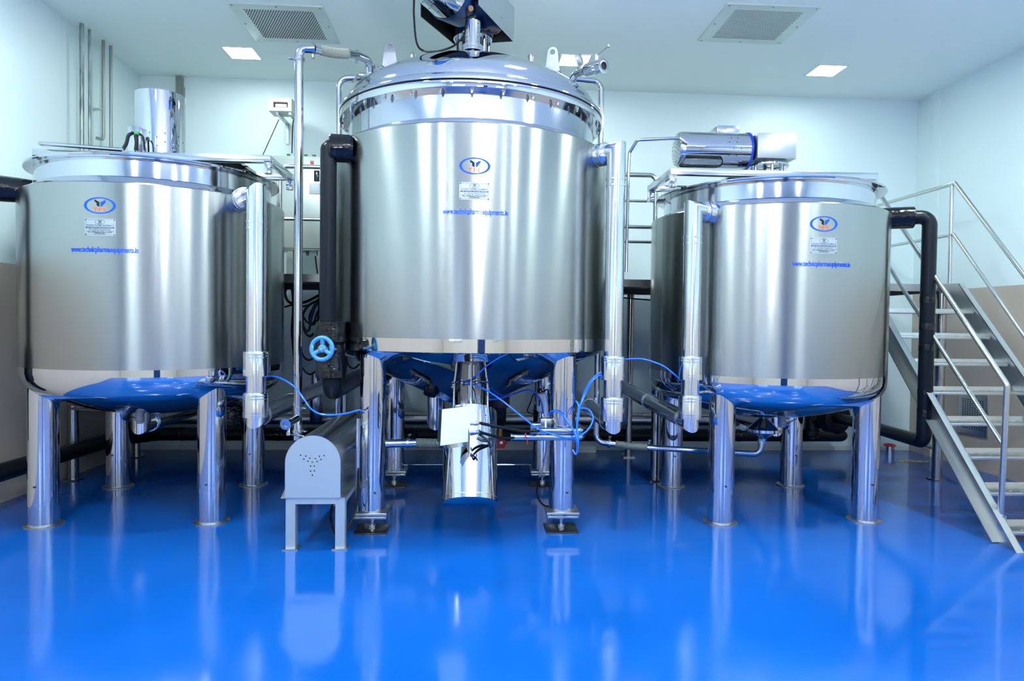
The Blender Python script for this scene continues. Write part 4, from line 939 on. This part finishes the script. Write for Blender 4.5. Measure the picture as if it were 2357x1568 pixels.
# solenoid box and junction boxes on the back right leg
q0 = W(1237, 907, y=6.1); q1 = W(1254, 948, y=6.1)
t = thing('solenoid_box', (q0.x, 6.15, q1.z), 'small pale box with cables on the back right leg of the centre tank', 'box')
B().box2((q0.x, 6.10, q1.z), (q1.x, 6.20, q0.z), bev=.006).build('housing', 'white', parent=t)
B().box2((W(1240, 915, y=6.095).x, 6.094, W(1240, 935, y=6.095).z), (W(1243, 915, y=6.095).x, 6.10, W(1240, 915, y=6.095).z)).build('slot', 'hole', parent=t)
B().tube([W(1236, 910, y=6.1), W(1228, 908, y=6.08), W(1222, 925, y=6.05), W(1214, 945, y=6.05), W(1222, 952, y=6.08), W(1236, 958, y=6.1)], .005, 8, smooth=True).build('box_cable', 'cable', parent=t)
B().tube([W(1240, 903, y=6.1), W(1243, 895, y=6.1), W(1250, 902, y=6.1), W(1262, 900, y=6.1), W(1264, 955, y=6.1)], .007, 8, smooth=True).build('box_cable', 'cable', parent=t)
q0 = W(1243, 962, y=4.98); q1 = W(1265, 976, y=4.98)
t = thing('junction_box', (q0.x, 4.98, q1.z), 'small steel junction box standing on the upper guide pipe', 'box')
B().box2((q0.x, 4.93, q1.z), (q1.x+.03, 5.0, q0.z), bev=.005).build('housing', 'satin', parent=t)
B().rev([(.012, 0), (.012, .02), (.007, .03)], W(1250, 962, y=4.96), n=8).build('gland', 'tube', parent=t)

# ---------------------------------------------------------------- blue air hoses
def hosec(pts, label, r=.0062, m='blue_hose', cat='hose', grp='blue air hoses', name='air_hose'):
    P = [W(*p[:2], y=p[2]) for p in pts]
    return single(B().tube(P, r, 10, smooth=True, seg=10), name, m, P[0], label, cat, grp)
hosec([(600, 876, 5.1), (612, 868, 5.05), (632, 867, 5.0), (656, 876, 4.95), (680, 893, 4.9), (700, 920, 4.88), (718, 943, 4.86), (745, 955, 4.84), (790, 953, 4.80), (824, 945, 4.78), (830, 946, 4.80), (838, 950, 4.84)], 'blue air hose sagging from the left clad pipe over to the centre tank leg')
hosec([(1436, 828, 5.0), (1455, 826, 5.0), (1485, 828, 5.0), (1525, 842, 5.0), (1552, 862, 5.0), (1566, 876, 5.02)], 'blue air hose arching between the centre and right clad pipes')
hosec([(1074, 893, 5.0), (1072, 886, 5.0), (1084, 885, 4.98), (1115, 896, 4.9), (1155, 922, 4.82), (1200, 958, 4.76), (1235, 985, 4.73), (1270, 1000, 4.72), (1310, 1008, 4.72), (1340, 1000, 4.75), (1358, 983, 4.8), (1365, 962, 4.85), (1356, 944, 4.9), (1340, 940, 4.9), (1328, 943, 4.9)], 'long blue air hose looping from the bottom seal round the front right leg')
hosec([(1086, 868, 5.1), (1100, 855, 5.0), (1130, 838, 4.95), (1147, 822, 4.95), (1150, 819, 5.0), (1140, 816, 5.08)], 'short blue air hose rising from the bottom seal towards the cone')
hosec([(1112, 921, 5.0), (1118, 918, 5.05), (1140, 919, 5.3), (1180, 908, 5.7), (1210, 898, 6.0), (1228, 902, 6.05), (1242, 918, 6.06), (1248, 935, 6.06), (1250, 952, 6.06)], 'blue air hose running back from the bottom seal to the pale box', .0075)
hosec([(1385, 856, 4.95), (1370, 866, 4.95), (1355, 884, 4.95), (1345, 905, 4.95), (1338, 925, 4.93), (1330, 950, 4.86), (1328, 958, 4.84)], 'blue air hose pair left strand, dropping from the centre clad pipe')
hosec([(1384, 865, 4.95), (1376, 866, 4.95), (1360, 882, 4.94), (1348, 906, 4.94), (1336, 934, 4.9), (1331, 950, 4.82), (1328, 975, 4.75), (1330, 1000, 4.72), (1331, 1022, 4.72), (1326, 1046, 4.72), (1318, 1036, 4.74)], 'blue air hose pair right strand, hanging below the guide pipes')
hosec([(1263, 958, 4.93), (1268, 948, 4.9), (1280, 947, 4.86), (1295, 955, 4.82), (1310, 975, 4.76), (1324, 998, 4.72), (1330, 1020, 4.70), (1327, 1040, 4.72)], 'blue air hose arching from the junction box across the front right leg')
hosec([(1326, 924, 4.8), (1331, 932, 4.76), (1332, 955, 4.74), (1328, 980, 4.73), (1326, 1010, 4.72), (1329, 1030, 4.72)], 'blue air hose hanging straight down beside the front right leg')
hosec([(1256, 965, 4.92), (1256, 985, 4.85), (1258, 1010, 5.0), (1256, 1040, 5.2), (1250, 1075, 5.4), (1242, 1098, 5.5)], 'thin white cable hanging from the junction box to the floor', .0065, 'cable_white', 'cable', 'cables near the floor', 'floor_cable')
hosec([(1243, 1098, 5.5), (1237, 1120, 5.4), (1238, 1145, 5.2), (1250, 1162, 5.05), (1266, 1167, 4.98)], 'black cable curving along the floor to the front right leg', .0065, 'cable', 'cable', 'cables near the floor', 'floor_cable')
hosec([(768, 1150, 4.9), (762, 1175, 4.88), (762, 1200, 4.75), (770, 1225, 4.68), (778, 1234, 4.64), (790, 1228, 4.64), (806, 1205, 4.68), (819, 1170, 4.74), (824, 1120, 4.76), (824, 1060, 4.78)], 'black cable looped beneath the arched motor cover', .009, 'cable', 'cable', 'cables near the floor', 'floor_cable')
# thin conduit strapped to the left of the front left leg
p0 = W(825, 963, y=4.78); p1 = W(823, 1115, y=4.78)
t = thing('cable_conduit', p1, 'thin upright conduit beside the front left leg of the centre tank', 'conduit')
B().tube([p0, p1], .015, 14).build('conduit', 'tube', parent=t)
B().tube([p1+V((0, 0, .02)), W(821, 1160, y=4.80), W(821, 1178, y=4.84)], .010, 10).build('conduit_tail', 'satin', parent=t)
B().tube([p0-V((0, 0, .02)), W(829, 950, y=4.80), W(826, 943, y=4.82)], .009, 8, smooth=True).build('conduit_tail', 'cable', parent=t)
# red bib valve low at the back
q = W(1153, 1020, y=6.6); ax = V((0, -1, .05)).normalized()
t = thing('red_valve', q, 'red lobed handwheel of a small valve behind the bottom motor', 'valve')
b = B(); N = 60; rr = [.056*(1+.10*math.cos(6*2*PI*i/N)) for i in range(N)]; u1 = V((1, 0, 0)); w1 = V((0, 0, 1))
f0 = [b.bm.verts.new(q+u1*(rr[i]*math.cos(2*PI*i/N))+w1*(rr[i]*math.sin(2*PI*i/N))) for i in range(N)]; f1 = [b.bm.verts.new(v.co+V((0, .02, 0))) for v in f0]
b.bm.faces.new(f0); b.bm.faces.new(f1[::-1]); b._bridge(f0, f1); b.build('handwheel', 'red', parent=t)
B().rev([(.02, -.03), (.02, .008), (.012, .012)], q, ax, n=16).build('hub', 'satin', parent=t)
B().cyl(q, q+V((0, .3, .0)), .016, 12).cyl(q+V((0, .2, .14)), q+V((0, .2, -.04)), .028, 14).build('valve_body', 'brass', parent=t)

# ---------------------------------------------------------------- arched motor cover on its stand
a0 = W(657, 1075, y=4.52); a1 = W(783, 1075, y=4.52); xc = (a0.x+a1.x)/2; hw_ = (a1.x-a0.x)/2; zb0 = W(718, 1146, y=4.52).z; zt0 = W(718, 1003, y=4.52).z
y0, y1 = 4.52, 5.72; sk = -.00       # front and back
t = thing('pump_cover', (xc, 4.8, 0), 'arched sheet steel pump cover on a square-legged stand, punched dots on its front', 'machine')
prof = [(-hw_, zb0)] + [(-hw_*math.cos(PI*i/28), (zt0-hw_*1.02)+hw_*1.02*math.sin(PI*i/28)) for i in range(29)] + [(hw_, zb0)]
b = B(); N = len(prof)
r0 = [b.bm.verts.new((xc+x, y0+.001, z_)) for x, z_ in prof]; r1 = [b.bm.verts.new((xc+x*.985+.02, y1, z_)) for x, z_ in prof]
for i in range(N-1): b.bm.faces.new((r0[i], r0[i+1], r1[i+1], r1[i]))
b.bm.faces.new(r1); b.build('arched_sheet', 'hood', parent=t)
B().prism([(xc+x*1.012, y0-.003, z_) for x, z_ in prof], (0, .004, 0)).build('front_plate', 'front_plate', parent=t)
pts = [(692, 1048), (704, 1050), (699.5, 1057), (713, 1055), (709, 1062), (719, 1064), (726, 1056), (730, 1062.5), (735, 1050.5), (739, 1058), (746, 1049), (715, 1073), (723.5, 1073), (715, 1084.5), (723.5, 1084), (719.3, 1094)]
holes_part('plate_perforations', [W(u, v, y=y0-.003) for u, v in pts], [V((0, -1, 0))]*len(pts), .0048, t)
lw = .062; zf = zb0-.045
fr_ = B().box2((xc-hw_, y0+.01, zf), (xc+hw_+.03, y0+.01+lw, zb0)).box2((xc-hw_, y1-lw, zf), (xc+hw_+.03, y1, zb0)).box2((xc-hw_, y0+lw, zf), (xc-hw_+lw, y1-lw, zb0)).box2((xc+hw_+.03-lw, y0+lw, zf), (xc+hw_+.03, y1-lw, zb0))
fr_.build('stand_frame', 'front_plate', parent=t)
for x, y in ((xc-hw_+lw/2, y0+.01+lw/2), (xc+hw_+.03-lw/2, y0+.01+lw/2), (xc-hw_+lw/2+.11, y1-lw/2-.02), (xc+hw_+.03-lw/2, y1-lw/2)):
    l_ = B().box2((x-lw/2, y-lw/2, .008), (x+lw/2, y+lw/2, zf)).build('stand_leg', 'front_plate', parent=t)
    B().box((x, y, .004), (.10, .10, .008)).build('leg_foot', 'satin', parent=l_)
B().prism([(xc-hw_-.03, y0+.0, zb0-.006), (xc-hw_, y0+.0, zb0-.006), (xc-hw_, y0+.10, zb0+.03), (xc-hw_-.03, y0+.10, zb0+.03)], (0, 0, .004)).build('side_flange', 'panel', parent=t)
B().prism([(xc+hw_, y0+.0, zb0-.002), (xc+hw_+.035, y0+.0, zb0-.002), (xc+hw_+.035, y1, zb0-.002), (xc+hw_, y1, zb0-.002)], (0, 0, .004)).build('side_flange', 'panel', parent=t)

# thin rod between the back legs, black stub on the cone
p = W(930, 1070, y=6.33); q = W(1222, 1072, y=6.33)
B().tube([p, V((q.x, 6.33, p.z))], .008, 10).build('cross_rod', 'tube', parent=TC)
p = W(994, 893, y=5.30); d_ = V((-.25, -.45, -.85)).normalized()
B().rev([(.062, -.10), (.062, .03), (.05, .045), (.05, .06)], p, d_, n=28).build('cone_nozzle', 'tape', parent=TC)
# ---------------------------------------------------------------- service platform behind the tanks
ZD = 1.935
dk = thing('service_platform', (0, 7.2, 0), 'raised steel walkway behind the tanks, reached by the stairs', 'platform')
def yfront(x):
    y = 6.45
    for c, R in ((CL, 1.06), (CC, 1.20), (CR, 1.05)):
        d = R*R-(x-c[0])**2
        if d > 0: y = max(y, c[1]+math.sqrt(d))
    return y
X0, X1, N = -3.70, 4.66, 140
b = B(); top = [V((X0+(X1-X0)*i/N, yfront(X0+(X1-X0)*i/N), ZD)) for i in range(N+1)]; bk = [V((p.x, 7.92, ZD)) for p in top]
for zz_ in (0,):
    vt = [b.bm.verts.new(p) for p in top]; vb_ = [b.bm.verts.new(p) for p in bk]; lt = [b.bm.verts.new(p-V((0, 0, .012))) for p in top]; lb = [b.bm.verts.new(p-V((0, 0, .012))) for p in bk]
    for i in range(N): b.bm.faces.new((vt[i], vt[i+1], vb_[i+1], vb_[i])); b.bm.faces.new((lt[i], lb[i], lb[i+1], lt[i+1])); b.bm.faces.new((vt[i], lt[i], lt[i+1], vt[i+1])); b.bm.faces.new((vb_[i], vb_[i+1], lb[i+1], lb[i]))
b.build('deck_plate', 'dark_steel', parent=dk)
b = B()
vt = [b.bm.verts.new(p+V((0, -.004, .002))) for p in top]; lt = [b.bm.verts.new(p+V((0, -.004, -.068))) for p in top]; vi = [b.bm.verts.new(p+V((0, .04, .002))) for p in top]; li = [b.bm.verts.new(p+V((0, .04, -.068))) for p in top]
for i in range(N):
    for a, q in ((vt, vi), (vi, li), (li, lt), (lt, vt)): b.bm.faces.new((a[i], a[i+1], q[i+1], q[i]))
b.bm.faces.new((vt[0], vi[0], li[0], lt[0])); b.bm.faces.new((vt[-1], lt[-1], li[-1], vi[-1]))
b.build('edge_beam', 'deck_steel', parent=dk)
B().box2((X0, 7.84, ZD-.08), (X1, 7.90, ZD-.012)).build('rear_beam', 'dark_steel', parent=dk)
for x in (X0+.02, -1.35, 1.30, X1-.06): B().box2((x, yfront(x)+.06, ZD-.075), (x+.05, 7.84, ZD-.012)).build('cross_beam', 'dark_steel', parent=dk)
cx_list = [(W(1507, 1105, z=0).x, 6.50), (W(2166, 1108, z=0).x, 6.50), (W(173, 1103, z=0).x, 6.56), (1.80, 7.66), (-3.63, 7.66), (-1.42, 7.80), (4.60, 7.66)]
for x, y in cx_list:
    r = .048 if y < 7 else .04
    q = B().cyl((x, y, .0), (x, y, ZD-.07), r, 28).build('column', 'col_steel', parent=dk)
    B().box((x, y, .006), (.13, .13, .012)).build('column_foot', 'col_steel', parent=q)
    B().box((x, y, ZD-.077), (.14, .14, .012)).build('column_head', 'dark_steel', parent=q)
# guard rails
def rail(name, label, segs, r=.021):
    t = thing(name, segs[0][0], label, 'railing', 'tubular guard rails')
    for nm, s, rr in [(q[2], q[0:2] if len(q) == 3 else q[0], q[3] if len(q) > 3 else r) for q in segs]: pass
    return t
def railset(label, at, items):
    t = thing('guard_rail', at, label, 'railing', 'tubular guard rails')
    for nm, pts, r, f in items: B().tube(pts, r, 16, f, 6).build(nm, 'rail', parent=t)
    return t
yr = 6.50
z1, z2 = W(700, 384, y=yr).z, W(700, 505, y=yr).z; xl, xr_ = W(645, 450, y=yr).x, -.70
railset('tubular guard rail on the platform between the left and centre tanks', (xl, yr, ZD), [('top_rail', [(xl, yr, ZD), (xl, yr, z1), (-.95, yr, z1)], .020, .07), ('lower_rail', [(xl, yr, z2), (-.95, yr, z2)], .016, 0), ('rail_post', [(xl-.035, yr+.05, ZD), (xl-.035, yr+.05, z1-.02)], .012, 0)])
z1, z2, z3, z4 = (W(1475, v, y=yr).z for v in (403, 463, 521, 557)); xl, xr_ = W(1440, 450, y=yr).x-.15, W(1509, 450, y=yr).x
railset('four-bar guard rail on the platform between the centre and right tanks', (xr_, yr, ZD), [('top_rail', [(xl-.1, yr, z1), (xr_, yr, z1), (xr_, yr, ZD)], .022, .06), ('middle_rail', [(xl-.1, yr, z2), (xr_, yr, z2)], .013, 0), ('thick_rail', [(xl-.1, yr+.05, z3), (xr_+.2, yr+.05, z3)], .018, 0), ('lower_rail', [(xl-.1, yr, z4), (xr_, yr, z4)], .014, 0), ('rail_post', [(xl-.1, yr, ZD), (xl-.1, yr, z1)], .02, 0)])

# ---------------------------------------------------------------- staircase
sx0, sx1 = 3.73, 4.59
st = thing('staircase', (4.16, 5.2, 0), 'open steel staircase with tread plates and tubular handrails at the far right', 'staircase')
sl = V((0, .2150, .2235)); top_y = 6.40
def strg(x0, x1, nm):
    d = sl.normalized(); up_ = V((0, -d.z, d.y)); base = V((0, 4.395, 0)); L = 2.66
    p0 = base+up_*.035; p1 = base+d*L+up_*.035; q0 = base-up_*.125; q1 = base+d*L-up_*.125
    # trim the ends: horizontal at the floor, vertical at the deck
    def atz(p, z): return p+d*((z-p.z)/d.z)
    def aty(p, y): return p+d*((y-p.y)/d.y)
    a, bb_, c_, e_ = atz(p0, 0), aty(p1, 6.42), aty(q1, 6.42), atz(q0, 0)
    bb_ = atz(p0, ZD) if bb_.z > ZD else bb_
    pts = [a, bb_, V((0, 6.42, ZD)), c_, e_]
    b = B(); xm = x0
    b.prism([V((xm, p.y, p.z)) for p in pts], (.006 if x1 > x0 else -.006, 0, 0))       # web
    s = 1 if x1 > x0 else -1
    b.prism([V((x0, a.y, a.z)), V((x1, a.y, a.z)), V((x1, bb_.y, bb_.z)), V((x0, bb_.y, bb_.z))], -up_*.006)       # top flange
    b.prism([V((x0, e_.y, e_.z)), V((x1, e_.y, e_.z)), V((x1, c_.y, c_.z)), V((x0, c_.y, c_.z))], up_*.006)       # bottom flange
    return b.build(nm, 'stair', parent=st)
strg(sx0+.0, sx0-.055, 'stringer'); strg(sx1, sx1+.055, 'stringer')
for k in range(8):
    z_ = .083+k*.2255; y_ = 4.536+k*.2065
    b = B(); b.box2((sx0+.012, y_, z_-.024), (sx1-.012, y_+.215, z_), bev=.003)
    b.prism([(sx0+.004, y_+.205, z_), (sx1-.004, y_+.205, z_), (sx1-.004, y_+.21, z_+.028), (sx0+.004, y_+.21, z_+.028)], (0, .004, 0))
    o = b.build('tread', 'tread', parent=st)
    b = B(); 
    for i in range(9):
        for j in range(2): b.sph((sx0+.10+i*.083+(.03 if j else 0), y_+.055+j*.075, z_), .0125, (1, 1, .28), 8)
    d_ = b.build('tread_studs', 'tread', parent=o); d_['kind'] = 'stuff'
# handrails: near side with its post, far side with level return along the platform
def W3(u, v): return W(u, v, x=sx0)
hr = thing('handrail', W3(2302, 1190), 'near tubular handrail of the staircase with one low post', 'handrail', 'stair handrails')
xh = sx0+.0
P = lambda u, v: W(u, v, x=xh)
def ext(a, c, y): return a+(a-c)*((y-a.y)/(a.y-c.y))
ha, hb_ = ext(P(2022, 440), P(2318, 886), 6.42), ext(P(2040, 605), P(2307, 1022), 6.42)
hk = P(2024, 446); ha = V((hk.x, 6.42, hk.z))
B().tube([ha, hk, P(2318, 886), P(2303, 1186)], .0195, 18, .035, 6).build('top_rail', 'rail', parent=hr)
B().tube([V((ha.x, 6.42, ZD)), ha], .0185, 18).build('post', 'rail', parent=hr)
B().tube([hb_, P(2307, 1022)], .0165, 18).build('lower_rail', 'rail', parent=hr)
B().box(P(2306, 1196)+V((.0, 0, -.02)), (.03, .05, .10)).build('post_bracket', 'satin', parent=hr)
xf = sx1+.06; px, py = xf+.02, 6.44
F_ = lambda u, v: W(u, v, x=px)
hf = thing('handrail', (px, py, ZD), 'far tubular handrail of the staircase, turning level along the platform', 'handrail', 'stair handrails')
zt1, zt2 = W(2200, 424, y=py).z, W(2200, 541, y=py).z
ds = (W(2357, 615, x=px)-W(2215, 428, x=px)).normalized(); ds = ds if ds.z < 0 else -ds
B().tube([(px, 7.85, zt1), (px, py-.04, zt1), V((px, py-.04, zt1))+ds*2.55], .0195, 18).build('top_rail', 'rail', parent=hf)
B().tube([(px, 7.85, zt2), (px, py-.04, zt2), V((px, py-.04, zt2))+ds*2.4], .0165, 18).build('lower_rail', 'rail', parent=hf)
B().tube([(px, py, ZD), (px, py, zt1)], .0185, 18).build('post', 'rail', parent=hf)
B().tube([(px, 7.85, ZD), (px, 7.85, zt1)], .0185, 18).build('post', 'rail', parent=hf)
e_ = V((px, py-.04, zt1))+ds*2.55; B().tube([e_, (e_.x, e_.y, e_.z-.95)], .0185, 18).build('post', 'rail', parent=hf)
B().box((px, py, ZD+.006), (.08, .08, .012)).build('post_foot', 'satin', parent=hf)

# ---------------------------------------------------------------- control cabinet and wall display
yc = 7.45
q0 = W(618, 357, y=yc); q1 = W(800, 578, y=yc)
cab = thing('control_cabinet', ((q0.x+q1.x)/2, 7.6, ZD), 'pale steel control cabinet standing on the platform left of the centre tank', 'cabinet')
B().box2((q0.x, yc, q1.z), (q1.x, yc+.30, q0.z), bev=.008).build('body', 'cab', parent=cab)
B().box2((q0.x+.02, yc-.014, q1.z+.02), (q1.x-.02, yc, q0.z-.03), bev=.004).build('door', 'cab', parent=cab)
for u in (669, 740): 
    x = W(u, 600, y=yc+.05).x; B().box2((x-.03, yc+.02, ZD), (x+.03, yc+.28, q1.z)).build('leg', 'satin', parent=cab)
for u, v, w_, h_, m, nm in ((718, 374, 7, 7, 'red_lens', 'indicator_lamp'), (729, 405, 12, 24, 'glass_dark', 'display'), (724, 434, 24, 24, 'white', 'notice_plate')):
    p = W(u, v, y=yc-.02); s = (yc+.0)/1574; B().box((p.x, yc-.019, p.z), (w_*s, .012, h_*s), bev=.002).build(nm, m, parent=cab)
for u in (708, 732): 
    p = W(u, 586, y=yc+.1); B().cyl((p.x, yc+.1, p.z-.012), (p.x, yc+.1, q1.z), .016, 10).build('cable_gland', 'sensor', parent=cab)
B().tube([W(726, 590, y=yc+.1), W(728, 610, y=yc+.08), W(731, 630, y=yc+.05)], .008, 8, smooth=True).build('cabinet_cable', 'cable', parent=cab)
for u in (664, 704, 723):
    p = W(u, 353, y=yc+.1); B().rev([(.013, 0), (.013, .02), (.02, .022), (.02, .038), (.012, .04)], (p.x, yc+.1, q0.z), n=12).build('top_gland', 'green', parent=cab)
B().tube([V((W(704, 355, y=yc+.1).x, yc+.1, q0.z+.012)), V((W(723, 355, y=yc+.1).x, yc+.1, q0.z+.012))], .007, 8).build('gland_bar', 'satin', parent=cab)
yd = 7.62
q0 = W(618, 224, y=yd); q1 = W(671, 256, y=yd)
wdp = thing('weight_display', ((q0.x+q1.x)/2, 7.85, q1.z), 'white weighing indicator on a wall bracket beside the tall pipe', 'display')
dz = q0.z; dp = .22
fr_ = B(); x0_, x1_, zb_, zt_2 = q0.x, q1.x, q1.z, q0.z
for a, c_, z0_, z1_ in ((x0_, x1_, zb_, zb_+.035), (x0_, x1_, zt_2-.045, zt_2), (x0_, x0_+.05, zb_+.035, zt_2-.045), (x1_-.04, x1_, zb_+.035, zt_2-.045)): fr_.box2((a, yd, z0_), (c_, yd+.03, z1_))
fr_.box2((x0_, yd+.03, zb_), (x1_, yd+dp, zt_2)); fr_.build('housing', 'cream', parent=wdp)
B().box2((x0_+.05, yd+.018, zb_+.035), (x1_-.04, yd+.029, zt_2-.045)).build('display_face', 'white', parent=wdp)
B().box2((x0_+.055, yd+.014, zb_+.045), (x1_-.045, yd+.018, zt_2-.05)).build('display_surround', 'glass_dark', parent=wdp)
B().box2((x0_+.07, yd+.010, zb_+.045), (x1_-.055, yd+.014, zb_+.085)).build('keypad', 'white', parent=wdp)
B().box2((x0_+.07, yd+.010, zb_+.088), (x1_-.055, yd+.014, zt_2-.065)).build('display_window', 'red_lens', parent=wdp)
for x in (x0_+.07, x1_-.04): B().box2((x, yd+.03, zb_-.03), (x+.03, YB, zb_)).box2((x, YB-.02, zb_-.24), (x+.03, YB, zb_)).build('wall_bracket', 'satin', parent=wdp)
B().tube([W(642, 275, y=7.95), W(605, 357, y=7.9), W(600, 370, y=7.9)], .005, 8).build('display_cable', 'cable', parent=wdp)
B().tube([W(675, 277, y=7.9), W(673, 310, y=7.9), W(672, 353, y=7.9)], .006, 8, smooth=True).build('display_cable', 'cable', parent=wdp)

# ---------------------------------------------------------------- cable bundle hanging under the platform
def cab_(pts, label, r=.011, m='cable'):
    P_ = [W(*p) if len(p) == 3 and False else W(p[0], p[1], y=p[2]) for p in pts]
    return single(B().tube(P_, r, 8, smooth=True, seg=8), 'hanging_cable', m, P_[0], label, 'cable', 'cables hanging under the platform')
cab_([(672, 655, 6.7), (676, 700, 6.75), (673, 760, 6.8), (676, 800, 6.8), (680, 840, 6.8)], 'thick black cable hanging behind the tall pipe, left of the bundle', .016)
cab_([(664, 655, 6.8), (656, 676, 6.8), (668, 697, 6.8), (700, 696, 6.8), (730, 682, 6.8), (745, 672, 6.8)], 'black cable sweeping right just below the platform edge', .013)
cab_([(655, 707, 6.9), (675, 702, 6.9), (700, 705, 6.9), (725, 695, 6.9), (742, 680, 6.9)], 'thin black cable nearly level below the platform', .009)
cab_([(745, 690, 6.7), (715, 700, 6.7), (697, 725, 6.7), (700, 760, 6.7), (712, 774, 6.7), (722, 768, 6.7)], 'black cable forming the widest loop of the bundle', .012)
cab_([(745, 680, 6.75), (726, 705, 6.75), (716, 735, 6.75), (712, 758, 6.75), (705, 762, 6.75), (697, 750, 6.75)], 'dark blue cable in the middle of the bundle', .013, 'cable_blue')
cab_([(745, 700, 6.8), (730, 720, 6.8), (722, 742, 6.8), (708, 742, 6.8), (693, 722, 6.8), (690, 715, 6.8)], 'brown-black cable crossing inside the bundle', .010)
cab_([(745, 710, 6.8), (732, 735, 6.8), (718, 748, 6.8), (712, 730, 6.8), (725, 700, 6.8)], 'inner black cable coiled inside the bundle', .010)
cab_([(735, 662, 6.7), (735, 690, 6.7), (732, 730, 6.7), (728, 755, 6.7)], 'short black cable dropping beside the foam pipe', .009)
cab_([(690, 800, 6.8), (700, 822, 6.8), (712, 829, 6.8), (724, 822, 6.8), (730, 815, 6.8)], 'upper black cable loop behind the blue handwheel', .010)
cab_([(692, 842, 6.8), (703, 856, 6.8), (715, 862, 6.8), (726, 855, 6.8)], 'lower black cable loop below the blue handwheel', .010)
cab_([(796, 822, 6.8), (803, 842, 6.8), (815, 848, 6.8), (828, 838, 6.8)], 'black cable loop right of the wrapped valve', .009)
cab_([(1430, 685, 6.9), (1460, 688, 6.9), (1500, 691, 6.9)], 'thin black cable strung level below the right platform edge', .007)

# ---------------------------------------------------------------- right wall grille, floor drain, stains
g0 = W(2207, 905, x=XR); g1 = W(2274, 1010, x=XR)
ya, yb_ = W(2207, 940, x=XR-.01).y, W(2274, 940, x=XR-.01).y; za, zb_ = W(2274, 1010, x=XR-.01).z, W(2240, 906, x=XR-.01).z
t = thing('wall_grille', (XR-.01, (ya+yb_)/2, za), 'perforated steel return air grille low on the right wall behind the stairs', 'grille')
B().box2((XR-.014, min(ya, yb_), za), (XR+.002, max(ya, yb_), zb_), bev=.003).build('grille_plate', 'satin', parent=t)
b = B(); y_0, y_1 = min(ya, yb_)+.05, max(ya, yb_)-.05
for i in range(16):
    for j in range(9):
        yy = y_0+(y_1-y_0)*(j+.5)/9; zz_ = za+.06+(zb_-za-.12)*(i+.5)/16; b.box((XR-.0145, yy, zz_), (.0016, (y_1-y_0)/9*.62, .009))
b.build('grille_slots', 'hole', parent=t)
q = W(2047, 1045, z=0); t = thing('floor_cup', (q.x, q.y, 0), 'short steel pipe stub with a red rim standing on the floor by the back wall', 'pipe stub')
B().rev([(.052, 0), (.052, .10)], (q.x, q.y, 0), n=28).build('stub', 'tube', parent=t)
b = B(); b.torus((q.x, q.y, .105), (0, 0, 1), .062, .011, 32, 8); b.build('red_rim', 'red', parent=t)
B().rev([(.048, .0), (.048, .001)], (q.x, q.y, .1), n=24).build('stub_opening', 'hole', parent=t)
q = W(2100, 1062, z=0); b = B(); N = 26; rr = random.Random(3)
ring_ = [b.bm.verts.new((q.x+(.17+.05*rr.random())*math.cos(2*PI*i/N)*(1 if i % 3 else .8), q.y+(.06+.05*rr.random())*math.sin(2*PI*i/N), .002)) for i in range(N)]; b.bm.faces.new(ring_)
tag(b.build('floor_patch', 'patch', at=(q.x, q.y, 0)), 'torn patch of bare brown concrete in the blue floor near the right back corner', 'floor damage')
q0 = W(2130, 1025, y=7.7); single(B().tube([W(2128, 1024, y=7.6), W(2160, 1036, y=7.3), W(2210, 1052, y=6.9)], .02, 12, .03, 4), 'floor_pipe', 'conduit', W(2128, 1024, y=7.6), 'short grey pipe low on the right wall behind the stairs', 'pipe')
